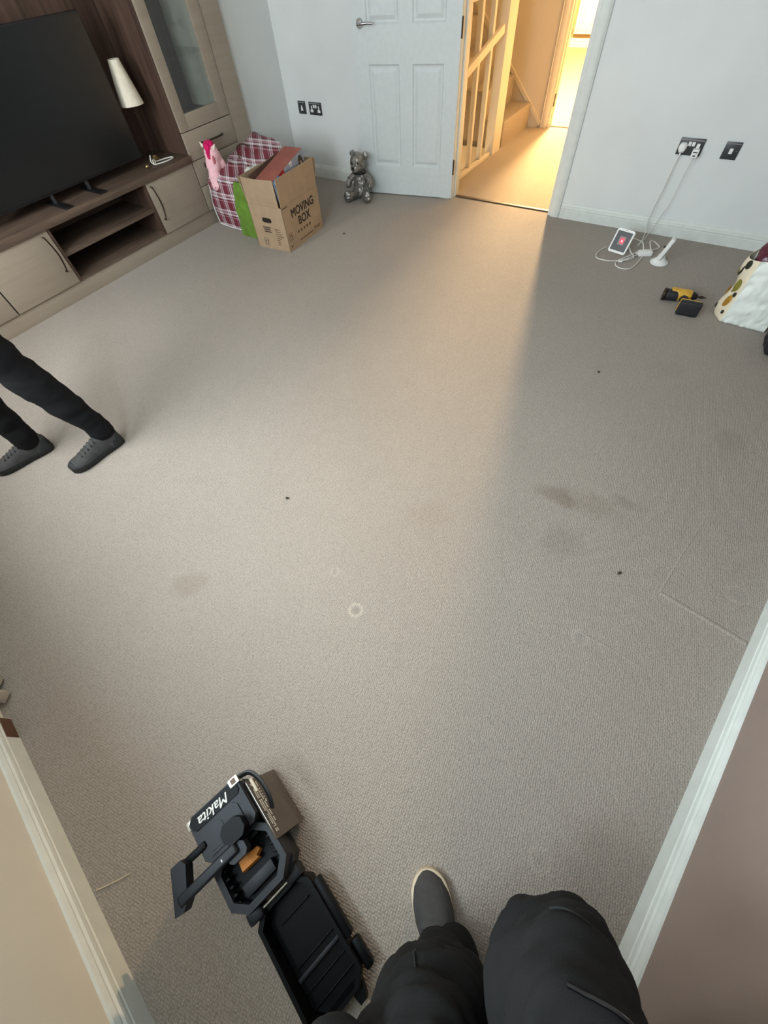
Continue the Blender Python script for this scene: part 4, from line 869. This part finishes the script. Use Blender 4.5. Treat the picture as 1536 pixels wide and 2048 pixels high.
def person(label, J, tm, jm, hair_len, shoes, wr=1.0, legr=1.0):
    base = Vector(J['base'])
    V3 = {k: Vector(v) for k, v in J.items() if k not in ('flap', 'pocket')}
    f = V3['face'].normalized(); rt = Vector((f.y, -f.x, 0))
    b = MB(); hc = V3['head']
    HM = Matrix(((rt.x, f.x, 0), (rt.y, f.y, 0), (0, 0, 1))).to_4x4()
    b.ell(hc, (.075, .095, .115), HM); b.ell(hc+f*.03+Vector((0, 0, -.06)), (.055, .06, .06), HM)
    b.tube([hc+f*.088+Vector((0, 0, .02)), hc+f*.108+Vector((0, 0, -.015)), hc+f*.095+Vector((0, 0, -.028))], [.008, .013, .012], 8, 3)
    for s_ in (-1, 1): b.ell(hc+rt*s_*.076+Vector((0, 0, -.005)), (.010, .020, .032), HM)
    b.ell(hc+f*.085+Vector((0, 0, -.060)), (.022, .010, .008), HM)
    b.tube([V3['neck'], hc+Vector((0, 0, -.06))], .052, 12)
    b.tube([V3['pelvis'], (V3['pelvis']+V3['chest'])/2, V3['chest']], [.12, .10, .12], 16, 4); b.ell(V3['chest'], (.16, .095, .13), HM)
    for s_ in ('L', 'R'):
        sh, el, ha = V3['sh'+s_], V3['el'+s_], V3['ha'+s_]
        b.tube([V3['neck'], sh, el, ha], [.05, .052, .042, .028], 10, 5)
        d = (ha-el).normalized(); sd = d.cross(Vector((0, 0, 1))).normalized(); nn = sd.cross(d)
        pm = Matrix((sd, d, nn)).transposed().to_4x4()
        b.ell(ha+d*.045, (.040, .050, .016), pm)
        for k_, (o_, ln) in enumerate(((-.030, .062), (-.010, .076), (.010, .072), (.029, .056))):
            p0 = ha+d*.075+sd*o_; b.tube([p0, p0+d*ln*.5-nn*.006, p0+d*ln*.85-nn*.022, p0+d*ln-nn*.036], [.0095, .009, .008, .006], 8, 3)
        tsd = -1 if s_ == 'R' else 1
        p0 = ha+d*.025+sd*tsd*.032; b.tube([p0, p0+sd*tsd*.024+d*.022, p0+sd*tsd*.032+d*.055], [.012, .010, .007], 8, 3)
        hp, kn, an = V3['hip'+s_], V3['kn'+s_], V3['an'+s_]
        b.tube([V3['pelvis'], hp, kn, an, an+Vector((0, 0, -.04))], [.10, .078*legr, .052*legr, .034, .034], 12, 5)
    body = blob(b, 'person', M_skin, None, .010, 4); body.data.transform(T(*(-base))); body.location = base; tag(body, label, 'person')
    def rel(o): o.data.transform(T(*(-base))); o.parent = body; return o
    b = MB(); b.ell(hc+Vector((0, 0, .025))-f*.014, (.084, .098, .108), HM); b.ell(hc-f*.03+Vector((0, 0, -.03*hair_len)), (.080, .075, .08+.04*hair_len), HM)
    hr = blob(b, 'hair', M_hair, None, .010, 3, .006, 40)
    bmh = bmesh.new(); bmh.from_mesh(hr.data)
    bmesh.ops.delete(bmh, geom=[v for v in bmh.verts if (v.co-hc).dot(f) > .045 and (v.co-hc).z < .055], context='VERTS'); bmh.to_mesh(hr.data); bmh.free(); rel(hr)
    for s_ in (-1, 1):
        e = MB(); e.ell(hc+f*.091+rt*s_*.030+Vector((0, 0, .012)), (.011, .008, .007), HM, 10, 8); rel(e.build('eye', M_eye))
    # trousers
    b = MB()
    for s_ in ('L', 'R'):
        hp, kn, an = V3['hip'+s_], V3['kn'+s_], V3['an'+s_]
        b.tube([V3['pelvis']+(hp-V3['pelvis'])*.5, hp, hp.lerp(kn, .5), kn, kn.lerp(an, .45), an.lerp(kn, .12), an, an+Vector((0, 0, -.05))], [.11*legr, .105*legr, .094*legr, .080*legr, .074*legr, .058*legr, .056*legr, .054*legr], 16, 6)
    b.ell(V3['pelvis'], (.165, .12, .13), HM)
    for q in J.get('pocket', ()): b.ell(q[:3], q[3:6], RZ(q[6]))
    kns = [V3['knL'], V3['knR'], V3['anL']+Vector((0, 0, .04)), V3['anR']+Vector((0, 0, .04))]
    def wrk(p):
        w_ = .55+sum(1.1*math.exp(-((p-k_).length/.13)**2) for k_ in kns)
        q = Vector((p.x*7, p.y*7, p.z*21)); return w_*(noise.noise(q)+.45*noise.noise(q*2.1+Vector((3, 1, 2))))
    tr = rel(blob(b, 'trousers', tm, None, .010, 5, .011*wr, 10, wrk))
    # jacket
    b = MB(); b.tube([V3['pelvis']+Vector((0, 0, .03)), (V3['pelvis']+V3['chest'])/2, V3['chest']], [.165, .14, .15], 18, 4); b.ell(V3['chest'], (.20, .13, .16), HM)
    for s_ in ('L', 'R'):
        sh, el, ha = V3['sh'+s_], V3['el'+s_], V3['ha'+s_]; b.tube([V3['chest'].lerp(sh, .6)+Vector((0, 0, .06)), sh, el, el.lerp(ha, .9)], [.085, .078, .060, .046], 12, 5)
    if 'flap' in J:
        for q in J['flap']: b.ell(q[:3], q[3:6], RZ(q[6]))
    jk = rel(blob(b, 'jacket', jm, None, .012, 5, .010, 12))
    for hl, td, kind, L, Wd in shoes: shoe(body, place_shoe(hl, td), L, Wd, kind)
    return body, tr
person('person in black trousers and dark grey trainers standing at the left edge', dict(
    base=(-2.33, .25, 0), face=(-.22, -.97, 0), head=(-2.58, .12, 1.60), neck=(-2.56, .18, 1.46), chest=(-2.54, .20, 1.28), pelvis=(-2.46, .25, .95),
    hipL=(-2.37, .28, .90), knL=(-2.285, .33, .50), anL=(-2.125, .405, .115), hipR=(-2.55, .23, .90), knR=(-2.53, .15, .50), anR=(-2.445, .165, .11),
    shL=(-2.36, .20, 1.40), shR=(-2.74, .26, 1.40), elL=(-2.30, .16, 1.12), elR=(-2.80, .22, 1.12), haL=(-2.36, -.02, .98), haR=(-2.78, .03, .98)),
    M_trouser, M_jacket, 1, [((-2.105, .455, 0), (-.10, -.99, 0), 'sneaker', .285, .108), ((-2.415, .225, 0), (-.28, -.96, 0), 'sneaker', .285, .108)], .8, 1.06)
ph, ptr = person('photographer in charcoal work trousers with one grey canvas shoe showing', dict(
    base=(.33, -.33, 0), face=(-.62, .785, 0), head=(.33, -.44, 1.62), neck=(.35, -.47, 1.47), chest=(.36, -.49, 1.28), pelvis=(.35, -.47, .95),
    hipL=(.262, -.50, .90), knL=(.200, -.312, .50), anL=(.268, -.305, .11), hipR=(.42, -.37, .92), knR=(.320, -.110, .60), anR=(.53, -.315, .11),
    shL=(.20, -.60, 1.40), shR=(.50, -.37, 1.40), elL=(.10, -.52, 1.15), elR=(.46, -.22, 1.15), haL=(.02, -.30, 1.36), haR=(.20, -.17, 1.36),
    pocket=[(.078, -.350, .60, .050, .035, .055, .3)]),
    M_work, M_jacket, 0, [((.352, -.392, 0), (-.715, .70, 0), 'slip', .290, .105), ((.545, -.425, 0), (-.30, .95, 0), 'slip', .280, .10)], 2.6, 1.2)

# seams, pocket and zip sewn on the work trousers (points dropped onto the cloth along the thigh)
bmt = bmesh.new(); bmt.from_mesh(ptr.data); bvt = BVHTree.FromBMesh(bmt); bmt.free()
def on_cloth(p, toward):
    o = Vector(p)-ph.location; d = (Vector(toward)-Vector(p)).normalized(); h = bvt.ray_cast(o, d)
    return (h[0]+h[1]*.002) if h[0] else None
def seam(pts, axis, r, name, m):
    q = [x for x in (on_cloth(p, axis) for p in pts) if x is not None]
    if len(q) > 2:
        b = MB(); b.tube(q, r, 6, 2); b.build(name, m, ptr)
AX = (.34, -.16, .62)
seam([(.12+.02*i, .16-.004*i, .86-.000*i) for i in range(12)], (.35, -.22, .70), .0028, 'pocket_zip', M_eye)
seam([(.10+.02*i, .14-.004*i, .92-.000*i) for i in range(13)], (.35, -.24, .73), .0018, 'pocket_seam', M_workseam)
seam([(.10+.02*i, .20, .78) for i in range(13)], (.34, -.16, .60), .0018, 'knee_seam', M_workseam)
seam([(.02, -.10, .30+.05*i) for i in range(9)], (.20, -.31, .45), .0018, 'side_seam', M_workseam)

# ------------------------------------------------------------------ specks on the carpet
for i, (x, y, lb) in enumerate(((-2.413, 2.976, 'tiny dark crumb on the carpet beside the moving box'), (.357, .997, 'tiny dark crumb on the carpet near the carpet seam'), (-.066, 2.162, 'tiny dark crumb on the carpet below the cables'), (-1.043, .607, 'tiny dark crumb on the open carpet right of the trainers'))):
    b = MB(); b.ell((x, y, .004), (.009, .006, .005), RZ(i*1.1), 8, 6); o = b.build('crumb', M_crumb); tag(o, lb, 'crumb', 'crumbs on the carpet')
b = MB(); b.tube([(-.625, -.748, .002), (-.590, -.70, .003), (-.572, -.67, .002)], .0018, 6, 3); tag(b.build('thread', M_foxing), 'pale loose thread on the carpet beside the near skirting board', 'thread')
